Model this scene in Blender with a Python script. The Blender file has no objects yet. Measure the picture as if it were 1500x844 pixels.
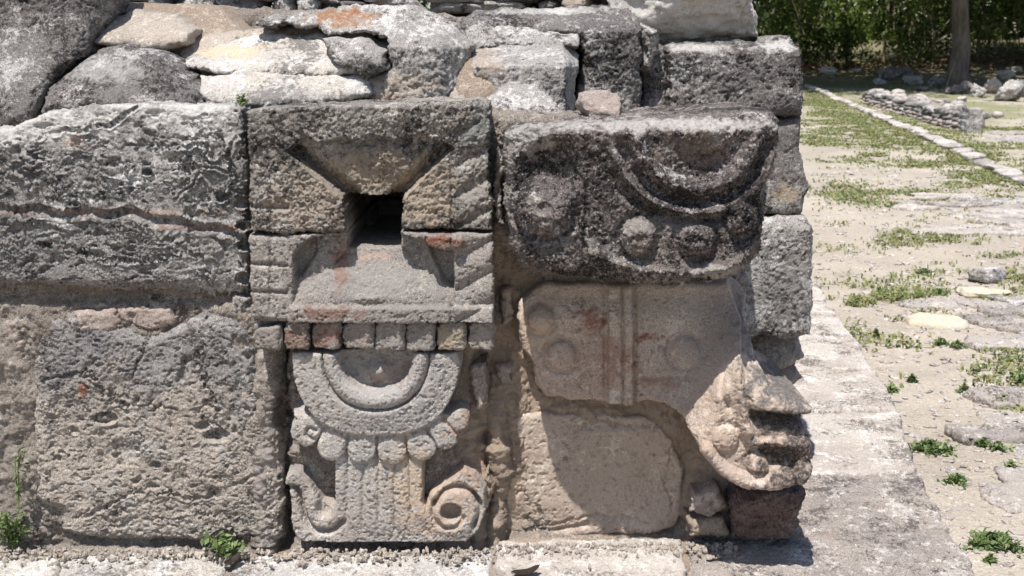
import bpy, bmesh, math
import numpy as np
from mathutils import Vector

# ------------------------------------------------------------------ camera, light, exposure
SC = bpy.context.scene
F_PX, W_PX, H_PX, HORIZON = 1700.0, 1500.0, 844.0, 61.0
PITCH = math.atan((H_PX / 2 - HORIZON) / F_PX)
CAM = np.array([0.0, -2.9, 1.32])
cam_d = bpy.data.cameras.new('camera')
cam = bpy.data.objects.new('camera', cam_d)
SC.collection.objects.link(cam)
cam.location = CAM
cam.rotation_euler = (math.radians(90) - PITCH, 0, 0)
cam_d.sensor_width = 36.0
cam_d.lens = 36.0 * F_PX / W_PX
cam_d.clip_start, cam_d.clip_end = 0.05, 2000
cam_d.dof.use_dof = True
cam_d.dof.focus_distance = 3.0
cam_d.dof.aperture_fstop = 9.0
SC.camera = cam

SUN_TRAVEL = Vector((0.155, 0.385, -0.92)).normalized()
sun_d = bpy.data.lights.new('sun', 'SUN')
sun_d.energy, sun_d.angle, sun_d.color = 5.0, math.radians(0.53), (1.0, 0.965, 0.92)
sun = bpy.data.objects.new('sun', sun_d)
SC.collection.objects.link(sun)
sun.rotation_euler = SUN_TRAVEL.to_track_quat('-Z', 'Y').to_euler()
world = bpy.data.worlds.new('World'); SC.world = world
world.use_nodes = True
wn = world.node_tree.nodes
sky = wn.new('ShaderNodeTexSky'); sky.sky_type = 'NISHITA'; sky.sun_disc = False
sky.sun_elevation = math.asin(-SUN_TRAVEL.z)
sky.sun_rotation = math.atan2(-SUN_TRAVEL.x, -SUN_TRAVEL.y)
wn['Background'].inputs['Strength'].default_value = 0.10
world.node_tree.links.new(sky.outputs[0], wn['Background'].inputs['Color'])
SC.view_settings.view_transform = 'Standard'
SC.view_settings.look = 'None'
SC.view_settings.exposure = 0.5
SC.view_settings.gamma = 1.0
SC.cycles.use_denoising = True
SC.cycles.max_bounces = 6

# ------------------------------------------------------------------ pixel <-> place
CP, SP = math.cos(PITCH), math.sin(PITCH)
FWD, UP = np.array([0, CP, -SP]), np.array([0, SP, CP])
def ray(px, py):
    return F_PX * FWD + (px - W_PX / 2) * np.array([1.0, 0, 0]) + (H_PX / 2 - py) * UP
def on_wall(px, py, Y):                 # point of a wall plane at depth Y
    d = ray(px, py); return CAM + d * (Y - CAM[1]) / d[1]
def on_floor(px, py, Z):                # point of a level plane at height Z
    d = ray(px, py); return CAM + d * (Z - CAM[2]) / d[2]
def to_px(p):
    q = p - CAM
    w = q @ FWD
    return W_PX / 2 + F_PX * q[:, 0] / w, H_PX / 2 - F_PX * (q @ UP) / w

# ------------------------------------------------------------------ noise
_r = np.random.RandomState(7)
PERM = _r.permutation(256).astype(np.int32); PERM = np.concatenate([PERM, PERM])
GRAD = _r.normal(size=(256, 3)); GRAD = (GRAD / np.linalg.norm(GRAD, axis=1)[:, None] * 1.4).astype(np.float32)
JIT = _r.rand(256, 3).astype(np.float32)
def perlin(p):
    p = p.astype(np.float32)
    i = np.floor(p).astype(np.int32); f = p - i; i &= 255
    u = f * f * f * (f * (f * 6 - 15) + 10)
    out = np.zeros(len(p), np.float32)
    for dx in (0, 1):
        wx = u[:, 0] if dx else 1 - u[:, 0]
        hx = PERM[(i[:, 0] + dx) & 255]
        for dy in (0, 1):
            wy = wx * (u[:, 1] if dy else 1 - u[:, 1])
            hy = PERM[(hx + i[:, 1] + dy) & 255]
            for dz in (0, 1):
                g = GRAD[PERM[(hy + i[:, 2] + dz) & 255]]
                d = (f[:, 0] - dx) * g[:, 0] + (f[:, 1] - dy) * g[:, 1] + (f[:, 2] - dz) * g[:, 2]
                out += wy * (u[:, 2] if dz else 1 - u[:, 2]) * d
    return out
def fbm(p, freq, octaves=4, gain=0.5, seed=0.0, ridged=False):
    out, a = np.zeros(len(p), np.float32), 1.0
    for k in range(octaves):
        n = perlin(p * freq + (seed * 17.3 + k * 31.7 + 0.37))
        out += a * ((0.5 - 2 * np.abs(n)) if ridged else n)
        freq *= 2.03; a *= gain
    return out
def cells(p, seed=0.0):
    p = (p + seed * 9.7).astype(np.float32)
    i = np.floor(p).astype(np.int32); f = p - i
    f1 = np.full(len(p), 9, np.float32); f2 = f1.copy()
    for dx in (-1, 0, 1):
        for dy in (-1, 0, 1):
            for dz in (-1, 0, 1):
                h = PERM[(PERM[(PERM[(i[:, 0] + dx) & 255] + i[:, 1] + dy) & 255] + i[:, 2] + dz) & 255]
                o = JIT[h] + np.array([dx, dy, dz], np.float32) - f
                d = np.sqrt((o * o).sum(1))
                f2 = np.minimum(f2, np.maximum(f1, d)); f1 = np.minimum(f1, d)
    return f1, f2
def sm(a, b, x):
    t = np.clip((x - a) / (b - a), 0, 1); return t * t * (3 - 2 * t)
def mixf(a, b, t): return a + (b - a) * t
def polysd(x, y, pts):
    pts = np.asarray(pts, float); n = len(pts)
    d = np.full(x.shape, 1e9); ins = np.zeros(x.shape, bool)
    for k in range(n):
        ax, ay = pts[k]; bx, by = pts[(k + 1) % n]
        ex, ey = bx - ax, by - ay
        t = np.clip(((x - ax) * ex + (y - ay) * ey) / (ex * ex + ey * ey + 1e-12), 0, 1)
        d = np.minimum(d, (x - ax - t * ex) ** 2 + (y - ay - t * ey) ** 2)
        c = ((ay > y) != (by > y)) & (x < (bx - ax) * (y - ay) / (by - ay + 1e-12) + ax)
        ins ^= c
    d = np.sqrt(d); return np.where(ins, -d, d)
def lined(x, y, pts):                   # distance to an open line
    d = np.full(x.shape, 1e9)
    for (ax, ay), (bx, by) in zip(pts[:-1], pts[1:]):
        ex, ey = bx - ax, by - ay
        t = np.clip(((x - ax) * ex + (y - ay) * ey) / (ex * ex + ey * ey + 1e-12), 0, 1)
        d = np.minimum(d, (x - ax - t * ex) ** 2 + (y - ay - t * ey) ** 2)
    return np.sqrt(d)
def curve(pts, n=6):                    # Catmull-Rom through points
    P = [np.array(p, float) for p in pts]; P = [2 * P[0] - P[1]] + P + [2 * P[-1] - P[-2]]
    out = []
    for k in range(1, len(P) - 2):
        for t in np.linspace(0, 1, n, endpoint=False):
            a, b, c, d = P[k - 1:k + 3]
            out.append(tuple(0.5 * (2 * b + (c - a) * t + (2 * a - 5 * b + 4 * c - d) * t * t + (3 * b - a - 3 * c + d) * t ** 3)))
    return out + [tuple(P[-2])]
def ell(U, V, cx, cy, a, b): return np.sqrt(((U - cx) / a) ** 2 + ((V - cy) / b) ** 2)

# ------------------------------------------------------------------ surface roughness kinds (metres)
def lips(p, freq, warp, seed, up=(.12, 0, 1)):
    """Broken overhanging lips, as on flaking limestone: a sharp step facing down, easing off upwards."""
    w = fbm(p * [1, 1, 1.25], freq * .42, 3, .6, seed) * warp
    ph = (p @ np.array(up)) * freq + w
    f = ph - np.floor(ph)
    return (1 - f) ** 1.7 * sm(-.35, .25, fbm(p, freq * .3, 2, .5, seed + .5)) * (.35 + 1.0 * sm(-.25, .3, fbm(p, 4.5, 3, .6, seed + 2)))
def rough_pitted(p, k=1.0):
    a = fbm(p, 8, 3) * .008 + fbm(p, 60, 4, .7, 1, True) * .0022 + lips(p, 30, 2.2, 21) * .0042 + lips(p, 80, 2.4, 22) * .0044 + lips(p, 150, 2.4, 35) * .0020
    pit = sm(.30, .45, fbm(p * [1, 1, 1.4], 42, 3, .55, 2)); hole = sm(.48, .58, fbm(p, 19, 2, .5, 3))
    return k * (a - .004 - pit * .0055 - hole * .011)
def rough_scallop(p, k=1.0):
    s = lips(p, 21, 2.4, 23) * .0125 + lips(p, 47, 2.6, 24, (-.25, 0, 1)) * .0078 + lips(p, 110, 2.4, 25) * .0048
    deep = sm(.34, .46, fbm(p * [1, 1, 1.5], 24, 3, .5, 6)) * .010
    return k * (s - .011 - deep + fbm(p, 7, 2, .5, 7) * .008 + fbm(p, 90, 3, .65, 8, True) * .0016)
def rough_crust(p, k=1.0):
    a = fbm(p, 9, 3, .5, 9) * .007 + fbm(p, 64, 4, .75, 10, True) * .0030 + lips(p, 42, 2.3, 26) * .0052 + lips(p, 110, 2.5, 27) * .0048
    pit = sm(.26, .42, fbm(p, 62, 3, .6, 11))
    return k * (a - .005 - pit * .0052)
def rough_soft(p, k=1.0):
    return k * (fbm(p, 7, 3, .5, 12) * .005 + fbm(p, 70, 4, .7, 13, True) * .0011 + lips(p, 60, 2.4, 28) * .0014 - sm(.40, .5, fbm(p, 66, 3, .55, 14)) * .0034)
def rough_carved(p, k=1.0):
    return k * (fbm(p, 10, 2, .5, 12) * .002 + fbm(p, 85, 4, .75, 13, True) * .0014 + lips(p, 80, 2.4, 29) * .0021 - sm(.36, .48, fbm(p, 75, 3, .6, 14)) * .0034)
def rough_grain(p, k=1.0):
    return k * (fbm(p, 9, 3, .5, 15) * .005 + fbm(p, 90, 4, .75, 16, True) * .0020 + lips(p, 50, 2.3, 30) * .0034 + lips(p, 115, 2.4, 31) * .0024 - .003 - sm(.34, .48, fbm(p, 55, 3, .6, 17)) * .0044)
def rough_pebble(p, k=1.0):
    f1, f2 = cells(p * 42, 3); g1, g2 = cells(p * 95, 4)
    peb = np.maximum(0, .62 - f1) * sm(-.1, .3, fbm(p, 15, 2, .5, 18)) * .022 + np.maximum(0, .6 - g1) * .009
    return k * (peb + fbm(p, 8, 3, .55, 19) * .016 + lips(p, 40, 2.3, 32) * .006 + fbm(p, 90, 3, .7, 20, True) * .002)

# ------------------------------------------------------------------ mesh building
COL = SC.collection
def vnormals(V, Q):
    A, B, C, D = (V[Q[:, k]] for k in range(4))
    n = np.cross(C - A, D - B)
    N = np.zeros_like(V)
    for k in range(4):
        for c in range(3):
            N[:, c] += np.bincount(Q[:, k], n[:, c], len(V))
    return N / (np.linalg.norm(N, axis=1)[:, None] + 1e-12)
def mesh_from(name, V, polys, smooth=True, tint=None):
    me = bpy.data.meshes.new(name)
    V = np.ascontiguousarray(V, np.float32)
    me.vertices.add(len(V)); me.vertices.foreach_set('co', V.ravel())
    idx = np.concatenate([p.ravel() for p in polys]).astype(np.int32)
    tot = np.concatenate([np.full(len(p), p.shape[1], np.int32) for p in polys])
    start = np.concatenate([[0], np.cumsum(tot)[:-1]]).astype(np.int32)
    me.loops.add(len(idx)); me.loops.foreach_set('vertex_index', idx)
    me.polygons.add(len(tot)); me.polygons.foreach_set('loop_start', start); me.polygons.foreach_set('loop_total', tot)
    me.polygons.foreach_set('use_smooth', np.full(len(tot), smooth))
    if tint is not None:
        at = me.attributes.new('tint', 'FLOAT_COLOR', 'POINT')
        at.data.foreach_set('color', np.ascontiguousarray(tint, np.float32).ravel())
    me.update(calc_edges=True)
    return me
def link(name, me, mat, parent=None, origin=(0, 0, 0)):
    o = bpy.data.objects.new(name, me); COL.objects.link(o)
    if mat is not None: me.materials.append(mat)
    o.location = origin
    if parent is not None:
        o.parent = parent
        pw = Vector((0, 0, 0)); q = parent
        while q is not None: pw += Vector(q.location); q = q.parent
        o.location = Vector(origin) - pw
    return o
def thing(name, label, cat, loc=(0, 0, 0), group=None):
    o = bpy.data.objects.new(name, None); COL.objects.link(o); o.location = loc
    o.empty_display_size = .1
    return tag(o, label, cat, group)
def tag(o, label, cat, group=None):
    o['label'] = label; o['category'] = cat
    if group: o['group'] = group
    return o
def origin_shift(V):
    o = np.array([V[:, 0].mean(), V[:, 1].mean(), V[:, 2].min()])
    return V - o, o

def slab(name, outline, frame, mat, depth=.25, res=.0032, rnd=.02, relief=None, rough=None, k=1.0, wob=.004,
         wobf=16, stains=(), parent=None, rings=None, taper=0.0, seed=0.0, swell=None, cracks=()):
    """A stone with the given outline (a, b in metres) in a frame (origin, ea, eb, eh); the face is carved by relief."""
    O, ea, eb, eh = (np.array(v, float) for v in frame)
    pts = np.array(outline, float)
    lo, hi = pts.min(0) - 3 * res, pts.max(0) + 3 * res
    a = np.arange(lo[0], hi[0] + res, res); b = np.arange(lo[1], hi[1] + res, res)
    A, B = np.meshgrid(a, b, indexing='ij')
    sd = polysd(A, B, pts)
    if wob:
        q = np.stack([A.ravel(), B.ravel(), np.full(A.size, seed * 3.1 + O.sum())], 1)
        sd = sd + (fbm(q, wobf, 4, .55, seed) * wob * 1.6).reshape(A.shape)
    cell = (sd[:-1, :-1] + sd[1:, :-1] + sd[1:, 1:] + sd[:-1, 1:]) / 4 < 0
    na, nb = A.shape
    I = np.arange(na * nb).reshape(na, nb)
    Q = np.stack([I[:-1, :-1][cell], I[1:, :-1][cell], I[1:, 1:][cell], I[:-1, 1:][cell]], 1)
    cnt = np.bincount(Q.ravel(), minlength=na * nb)
    ga, gb = np.gradient(sd, res)
    A, B, S = A.ravel().copy(), B.ravel().copy(), sd.ravel().copy()
    edge = (cnt > 0) & (cnt < 4)
    g2 = np.maximum(ga.ravel() ** 2 + gb.ravel() ** 2, .3)
    stp = np.clip(S / g2, -1.2 * res, 1.2 * res)
    A[edge] -= (stp * ga.ravel())[edge]; B[edge] -= (stp * gb.ravel())[edge]; S[edge] = 0
    used = np.where(cnt > 0)[0]
    mp = np.full(na * nb, -1); mp[used] = np.arange(len(used))
    Q = mp[Q]; A, B, S = A[used], B[used], S[used]
    t = np.clip(1 + S / rnd, 0, 1)
    Hh = -rnd * (1 - np.sqrt(np.maximum(1 - t * t, 0))) * .96
    flat = O + A[:, None] * ea + B[:, None] * eb
    if relief is not None:
        U, Vp = to_px(flat)
        if swell is not None:                                 # the stone bulges out of its plane: carve it on the bulged face
            u, v = U, Vp
            for _ in range(4):
                s_ = swell(u, v); f_ = (O[1] - CAM[1]) / (O[1] - CAM[1] - s_)
                u, v = W_PX / 2 + (U - W_PX / 2) * f_, HORIZON + (Vp - HORIZON) * f_
            U, Vp = u, v; Hh = Hh + swell(U, Vp)
        Hh = Hh + relief(U, Vp)
    if cracks:
        U, Vp = to_px(flat); nz = fbm(flat, 40, 3, .6, seed + 3) * 7
        for ln, dp in cracks:
            Hh = Hh - dp * np.exp(-((lined(U + nz, Vp - nz, ln)) / 1.9) ** 2) * sm(-.5, .0, fbm(flat, 14, 2, .5, seed + 6))
    # border edges -> sides
    E = np.concatenate([Q[:, [0, 1]], Q[:, [1, 2]], Q[:, [2, 3]], Q[:, [3, 0]]])
    key = E[:, 0].astype(np.int64) * len(A) + E[:, 1]; rk = E[:, 1].astype(np.int64) * len(A) + E[:, 0]
    bd = E[~np.isin(key, rk)]
    bv = np.unique(bd); n0 = len(A)
    if rings is None: rings = int(np.clip(depth / .012, 2, 22))
    loc = np.full(n0, -1); loc[bv] = np.arange(len(bv))
    VA, VB, VH, QQ = [A], [B], [Hh], [Q]
    ca, cb = pts.mean(0)
    prev = bv
    hb = Hh[bv]
    for r in range(1, rings + 1):
        f = r / rings; f = f ** 1.25
        VA.append(ca + (A[bv] - ca) * (1 - taper * f)); VB.append(cb + (B[bv] - cb) * (1 - taper * f))
        VH.append(mixf(hb, np.minimum(hb - .002, -depth), f))
        cur = n0 + (r - 1) * len(bv) + np.arange(len(bv))
        p0, p1 = prev[loc[bd[:, 0]]], prev[loc[bd[:, 1]]]
        QQ.append(np.stack([p1, p0, cur[loc[bd[:, 0]]], cur[loc[bd[:, 1]]]], 1)); prev = cur
    A, B, Hh = np.concatenate(VA), np.concatenate(VB), np.concatenate(VH)
    Q = np.concatenate(QQ)
    V = O + A[:, None] * ea + B[:, None] * eb + Hh[:, None] * eh
    V = V.astype(np.float64)
    if rough is not None:
        N = vnormals(V, Q)
        up_ = np.clip(N[:, 2], 0, 1) if abs(eh[2]) < .5 else 0.0            # upper faces are worn smoother than the front
        V = V + N * (rough(V + seed * 1.7, k) * (1 - .65 * up_))[:, None]
    c = np.array([[V[prev, j].mean() for j in range(3)]]); V = np.concatenate([V, c])
    T = np.stack([prev[loc[bd[:, 1]]], prev[loc[bd[:, 0]]], np.full(len(bd), len(V) - 1)], 1)
    tint = stain_attr(V, stains)
    V, o = origin_shift(V)
    return link(name, mesh_from(name, V, [Q, T], True, tint), mat, parent, o)

def stain_attr(V, stains):
    tint = np.zeros((len(V), 4), np.float32)
    if not stains: return tint
    U, Vp = to_px(V)
    for n, (cx, cy, rx, ry, col, s) in enumerate(stains):
        e = ell(U, Vp, cx, cy, rx, ry)
        m = sm(1.15, .55, e + .75 * fbm(V, 34, 4, .6, 40 + n)) * s
        a = tint[:, 3]
        tint[:, :3] = np.where((a + m)[:, None] > 1e-4, (tint[:, :3] * (a * (1 - m))[:, None] + np.array(col) * m[:, None]) / np.maximum(a * (1 - m) + m, 1e-4)[:, None], 0)
        tint[:, 3] = a * (1 - m) + m
    return tint

X_, Y_, Z_ = (1, 0, 0), (0, 1, 0), (0, 0, 1)
def wall_stone(name, px, Y, mat, **kw):
    sw = kw.get('swell')
    if sw is not None:
        q = []
        for x, y in px:
            f_ = (Y - CAM[1]) / (Y - CAM[1] - float(sw(np.array([x * 1.]), np.array([y * 1.]))[0]))
            q.append((W_PX / 2 + (x - W_PX / 2) / f_, HORIZON + (y - HORIZON) / f_))
        px = q
    pts = [on_wall(x, y, Y)[[0, 2]] for x, y in px]
    return slab(name, pts, ((0, Y, 0), X_, Z_, (0, -1, 0)), mat, **kw)
def floor_stone(name, px, Z, mat, **kw):
    pts = [on_floor(x, y, Z)[[0, 1]] for x, y in px][::-1]
    return slab(name, pts, ((0, 0, Z), X_, Y_, Z_), mat, **kw)

_ico = {}
def ico(sub):
    if sub not in _ico:
        bm = bmesh.new(); bmesh.ops.create_icosphere(bm, subdivisions=sub, radius=1)
        V = np.array([v.co[:] for v in bm.verts]); T = np.array([[v.index for v in f.verts] for f in bm.faces]); bm.free()
        _ico[sub] = (V, T)
    return _ico[sub]
def rock(name, loc, size, mat, seed=0, sub=4, rotz=0.0, box=.45, rough=.10, parent=None, sink=.12, stains=()):
    """A broken stone: sphere squared off, cut by a few planes, roughened. loc = point of ground it stands on."""
    V, T = ico(sub); V = V.copy()
    rs = np.random.RandomState((seed + 5011) % 99991)
    m = np.abs(V).max(1)[:, None]; V = V * (1 - box) + V / m * box * .92
    for _ in range(7):
        n = rs.normal(size=3); n /= np.linalg.norm(n); d = rs.uniform(.62, .86)
        s = V @ n; V -= np.outer(np.maximum(s - d, 0), n) * .92
    N = V / np.linalg.norm(V, axis=1)[:, None]
    sd = seed * .73
    V = V + N * (fbm(V, 1.3, 3, .5, sd) * rough * 1.3 + fbm(V, 5, 4, .6, sd + 1) * rough * .5 - sm(.2, .5, fbm(V, 4, 3, .5, sd + 2)) * rough * .45)[:, None]
    V = V * np.array(size) / 2
    c, s = math.cos(rotz), math.sin(rotz)
    V = np.stack([V[:, 0] * c - V[:, 1] * s, V[:, 0] * s + V[:, 1] * c, V[:, 2]], 1)
    V[:, 2] += -V[:, 2].min() - sink * size[2]
    tint = stain_attr(V + np.array(loc), stains)
    return link(name, mesh_from(name, V, [T], True, tint), mat, parent, loc)

# ------------------------------------------------------------------ materials
def lin(h):
    c = [int(h[k:k + 2], 16) / 255 for k in (1, 3, 5)]
    return tuple(x / 12.92 if x <= .04045 else ((x + .055) / 1.055) ** 2.4 for x in c)
def node_mat(name, rough=.92, spec=.25):
    m = bpy.data.materials.new(name); m.use_nodes = True
    nt = m.node_tree; b = nt.nodes['Principled BSDF']
    b.inputs['Roughness'].default_value = rough
    b.inputs['Specular IOR Level'].default_value = spec
    return m, nt, b
class NT:
    def __init__(s, nt):
        s.nt = nt; s.pos = nt.nodes.new('ShaderNodeNewGeometry').outputs['Position']
    def noise(s, scale, detail=6, rough=.6, off=0, stretch=None, dist=0):
        mp = s.nt.nodes.new('ShaderNodeMapping'); mp.inputs['Location'].default_value = (off * 3.7, off * 1.9, off * 2.3)
        if stretch: mp.inputs['Scale'].default_value = stretch
        s.nt.links.new(s.pos, mp.inputs['Vector'])
        n = s.nt.nodes.new('ShaderNodeTexNoise'); n.inputs['Scale'].default_value = scale; n.inputs['Detail'].default_value = detail
        n.inputs['Roughness'].default_value = rough; n.inputs['Distortion'].default_value = dist
        s.nt.links.new(mp.outputs[0], n.inputs['Vector']); return n.outputs['Fac']
    def voronoi(s, scale, off=0, feature='F1'):
        mp = s.nt.nodes.new('ShaderNodeMapping'); mp.inputs['Location'].default_value = (off, off, off)
        s.nt.links.new(s.pos, mp.inputs['Vector'])
        n = s.nt.nodes.new('ShaderNodeTexVoronoi'); n.inputs['Scale'].default_value = scale; n.feature = feature
        s.nt.links.new(mp.outputs[0], n.inputs['Vector']); return n.outputs
    def ramp(s, fac, a, b, lo=0., hi=1.):
        n = s.nt.nodes.new('ShaderNodeMapRange'); n.interpolation_type = 'SMOOTHSTEP'
        n.inputs[1].default_value, n.inputs[2].default_value, n.inputs[3].default_value, n.inputs[4].default_value = a, b, lo, hi
        s.nt.links.new(fac, n.inputs[0]); return n.outputs[0]
    def math(s, op, a, b):
        n = s.nt.nodes.new('ShaderNodeMath'); n.operation = op
        for k, v in enumerate((a, b)):
            if isinstance(v, (int, float)): n.inputs[k].default_value = v
            else: s.nt.links.new(v, n.inputs[k])
        return n.outputs[0]
    def mix(s, fac, a, b, mode='MIX'):
        n = s.nt.nodes.new('ShaderNodeMix'); n.data_type = 'RGBA'; n.blend_type = mode
        if isinstance(fac, (int, float)): n.inputs[0].default_value = fac
        else: s.nt.links.new(fac, n.inputs[0])
        for k, v in ((6, a), (7, b)):
            if isinstance(v, tuple): n.inputs[k].default_value = (*v[:3], 1)
            else: s.nt.links.new(v, n.inputs[k])
        return n.outputs[2]
    def gray(s, v):
        n = s.nt.nodes.new('ShaderNodeCombineColor')
        for k in range(3): s.nt.links.new(v, n.inputs[k])
        return n.outputs[0]
    def attr(s, name):
        n = s.nt.nodes.new('ShaderNodeAttribute'); n.attribute_name = name; return n.outputs
    def z(s):
        n = s.nt.nodes.new('ShaderNodeSeparateXYZ'); s.nt.links.new(s.pos, n.inputs[0]); return n.outputs
    def bump(s, h, strength, dist, prev=None):
        n = s.nt.nodes.new('ShaderNodeBump'); n.inputs['Strength'].default_value = strength; n.inputs['Distance'].default_value = dist
        s.nt.links.new(h, n.inputs['Height'])
        if prev is not None: s.nt.links.new(prev, n.inputs['Normal'])
        return n.outputs[0]
_seed = [0]
def stone_mat(name, base, base2, dark=('#2b2726', .5), light=('#cfcac4', .42), warm=None, speck=.35, bump=.5, scale=1.0, white_fine=.0):
    """dark / light = (colour, share of the surface) of black crust and pale lichen."""
    _seed[0] += 1; o = _seed[0] * 2.7; speck = speck * 1.3
    m, nt, b = node_mat(name); t = NT(nt)
    c = t.mix(t.ramp(t.noise(3.1 * scale, 6, .62, o), .38, .64), lin(base), lin(base2))
    if warm:                                                   # earth-coloured zone below a height (soil splash)
        zz = t.z()[2]; n = t.noise(7, 6, .65, o + 5)
        zn = t.math('ADD', zz, t.math('MULTIPLY', t.math('SUBTRACT', n, .5), -.9))
        c = t.mix(t.ramp(zn, warm[1] + .14, warm[1] - .14, 0, warm[2]), c, lin(warm[0]))
    lf = t.math('ADD', t.math('MULTIPLY', t.noise(8.5 * scale, 9, .72, o + 1), .6), t.math('MULTIPLY', t.noise(60 * scale, 4, .7, o + 8), .4))
    lt = .62 - .24 * light[1]
    c = t.mix(t.ramp(lf, lt, lt + .075, 0, .85), c, lin(light[0]))
    df = t.math('ADD', t.math('MULTIPLY', t.noise(6.5 * scale, 10, .74, o + 2), .6), t.math('MULTIPLY', t.noise(75 * scale, 4, .7, o + 9), .4))
    dt = .62 - .24 * dark[1]
    c = t.mix(t.ramp(df, dt, dt + .08, 0, .88), c, lin(dark[0]))
    fk = t.noise(150, 5, .8, o + 11)
    c = t.mix(t.ramp(fk, .575, .64, 0, min(1, speck * 1.9)), c, lin(dark[0]))
    c = t.mix(t.ramp(fk, .425, .36, 0, min(1, speck * 1.3)), c, lin(light[0]))
    sp = t.ramp(t.noise(330, 3, .75, o + 3), .3, .72, 1 - speck, 1 + speck)
    c = t.mix(1.0, c, t.gray(sp), 'MULTIPLY')
    at = t.attr('tint')
    c = t.mix(t.math('MULTIPLY', at['Alpha'], t.ramp(t.noise(120, 4, .7, o + 4), .30, .58, .40, 1)), c, at['Color'])
    nt.links.new(c, b.inputs['Base Color'])
    h = t.math('ADD', t.noise(260, 6, .8, o + 6), t.math('MULTIPLY', t.noise(75, 4, .65, o + 7), 1.3))
    nt.links.new(t.bump(h, min(1, bump * 1.7), .008), b.inputs['Normal'])
    return m
M = {}
M['rough'] = stone_mat('rough_grey_limestone', '#85817e', '#99948f', ('#3b3735', .44), ('#cbc8c4', .42))
M['pitted'] = stone_mat('pitted_grey_limestone', '#85817f', '#96918d', ('#47423f', .34), ('#b5b0aa', .38), warm=('#b5a99c', .40, .85))
M['eye'] = stone_mat('carved_grey_limestone', '#8e8984', '#9f9790', ('#514b47', .30), ('#bdb5ab', .36))
M['eyetop'] = stone_mat('carved_crusted_limestone', '#8a847e', '#9a938a', ('#2b2827', .52), ('#bfb9b1', .42))
M['jaw'] = stone_mat('carved_pale_limestone', '#aba6a2', '#b7aea5', ('#77716c', .26), ('#cbc6bf', .44), warm=('#b8aa9d', .22, .5), speck=.25)
M['brow'] = stone_mat('blackened_limestone', '#6a6260', '#81776f', ('#1e1a1a', .62), ('#c0bab5', .46), speck=.42)
M['snout'] = stone_mat('carved_tan_limestone', '#b9a99b', '#ad998a', ('#7a655b', .26), ('#d0c2b4', .42), speck=.24, bump=.35)
M['panel'] = stone_mat('smooth_tan_limestone', '#b1a193', '#a79789', ('#7f7067', .26), ('#c3b5a6', .42), speck=.16, bump=.3)
M['mortar'] = stone_mat('tan_mortar', '#b09f8f', '#a39282', ('#6e6055', .26), ('#cbbba6', .40), speck=.3, bump=.6)
M['gmortar'] = stone_mat('grey_rubble_mortar', '#8f857b', '#a0958a', ('#4a423d', .42), ('#bdb3a8', .45), speck=.4, bump=.7)
M['dark'] = stone_mat('dark_weathered_limestone', '#6b6664', '#7f7975', ('#2a2625', .52), ('#bcb8b4', .46), speck=.42)
M['grey'] = stone_mat('grey_weathered_limestone', '#96918d', '#aaa49e', ('#403b39', .46), ('#d3d0cc', .52), speck=.35)
M['white'] = stone_mat('white_limestone', '#bfbab5', '#c6bdb1', ('#726d69', .52), ('#e3e0db', .5), speck=.26)
M['beige'] = stone_mat('beige_limestone', '#a79d92', '#b6aa9d', ('#6b625b', .32), ('#d3cabd', .4), speck=.25)
M['reddish'] = stone_mat('reddish_brown_limestone', '#84716a', '#6b5d58', ('#352c2a', .44), ('#ab998d', .36), speck=.3)
M['slab'] = stone_mat('pale_pavement_limestone', '#bdb5ad', '#aca29a', ('#67605b', .44), ('#d6d1cb', .46), speck=.22, bump=.4)
M['slabgrey'] = stone_mat('grey_pavement_limestone', '#958d87', '#a69c94', ('#544e4b', .48), ('#cdc7c1', .46), speck=.3, bump=.45)
M['flat'] = stone_mat('grey_flat_stone', '#aaa29c', '#bab0a6', ('#6c6562', .40), ('#d4cdc5', .44), speck=.25)
M['yellow'] = stone_mat('yellowish_flat_stone', '#c9bba3', '#cdc3b1', ('#a3978a', .3), ('#ddd4c4', .4), speck=.12)
M['chip'] = stone_mat('pinkish_chinking_stone', '#a3958c', '#ab9c92', ('#675b55', .3), ('#c5b8ad', .36), speck=.25)
ORANGE, RED, BLACK, WHITE, TAN, GREY = lin('#9c6c42'), lin('#7c4432'), lin('#1d1918'), lin('#d9d5cf'), lin('#b19d8a'), lin('#8d8782')
PINK = lin('#b98f7c')

def leaf_mat(name, c1, c2, rough=.55, trans=.25, scale=3.0):
    m, nt, b = node_mat(name, rough, .3); t = NT(nt)
    at = t.attr('tint')
    c = t.mix(at['Fac'], lin(c1), lin(c2))
    nt.links.new(c, b.inputs['Base Color'])
    tr = nt.nodes.new('ShaderNodeBsdfTranslucent'); nt.links.new(c, tr.inputs['Color'])
    mx = nt.nodes.new('ShaderNodeMixShader'); mx.inputs[0].default_value = trans
    nt.links.new(b.outputs[0], mx.inputs[1]); nt.links.new(tr.outputs[0], mx.inputs[2])
    nt.links.new(mx.outputs[0], nt.nodes['Material Output'].inputs['Surface'])
    return m
M['grass'] = leaf_mat('grass', '#536a34', '#a19a6e')
M['weed'] = leaf_mat('weed_leaves', '#3b5527', '#7f8c5c')
M['forest'] = leaf_mat('forest_leaves', '#18230d', '#72873c', trans=.3)
M['dryleaf'] = leaf_mat('dry_brown_leaves', '#4b3a2c', '#7a6048', trans=.1)
def bark_mat(name, a, b_, sc=30):
    m, nt, b = node_mat(name, .9, .2); t = NT(nt)
    c = t.mix(t.ramp(t.noise(sc, 6, .65, 3, (1, 1, .2)), .35, .65), lin(a), lin(b_))
    nt.links.new(c, b.inputs['Base Color'])
    nt.links.new(t.bump(t.noise(sc * 1.5, 5, .65, 5, (1, 1, .25)), .7, .02), b.inputs['Normal'])
    return m
M['bark'] = bark_mat('grey_brown_bark', '#5c5048', '#82756a', 8)
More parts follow.
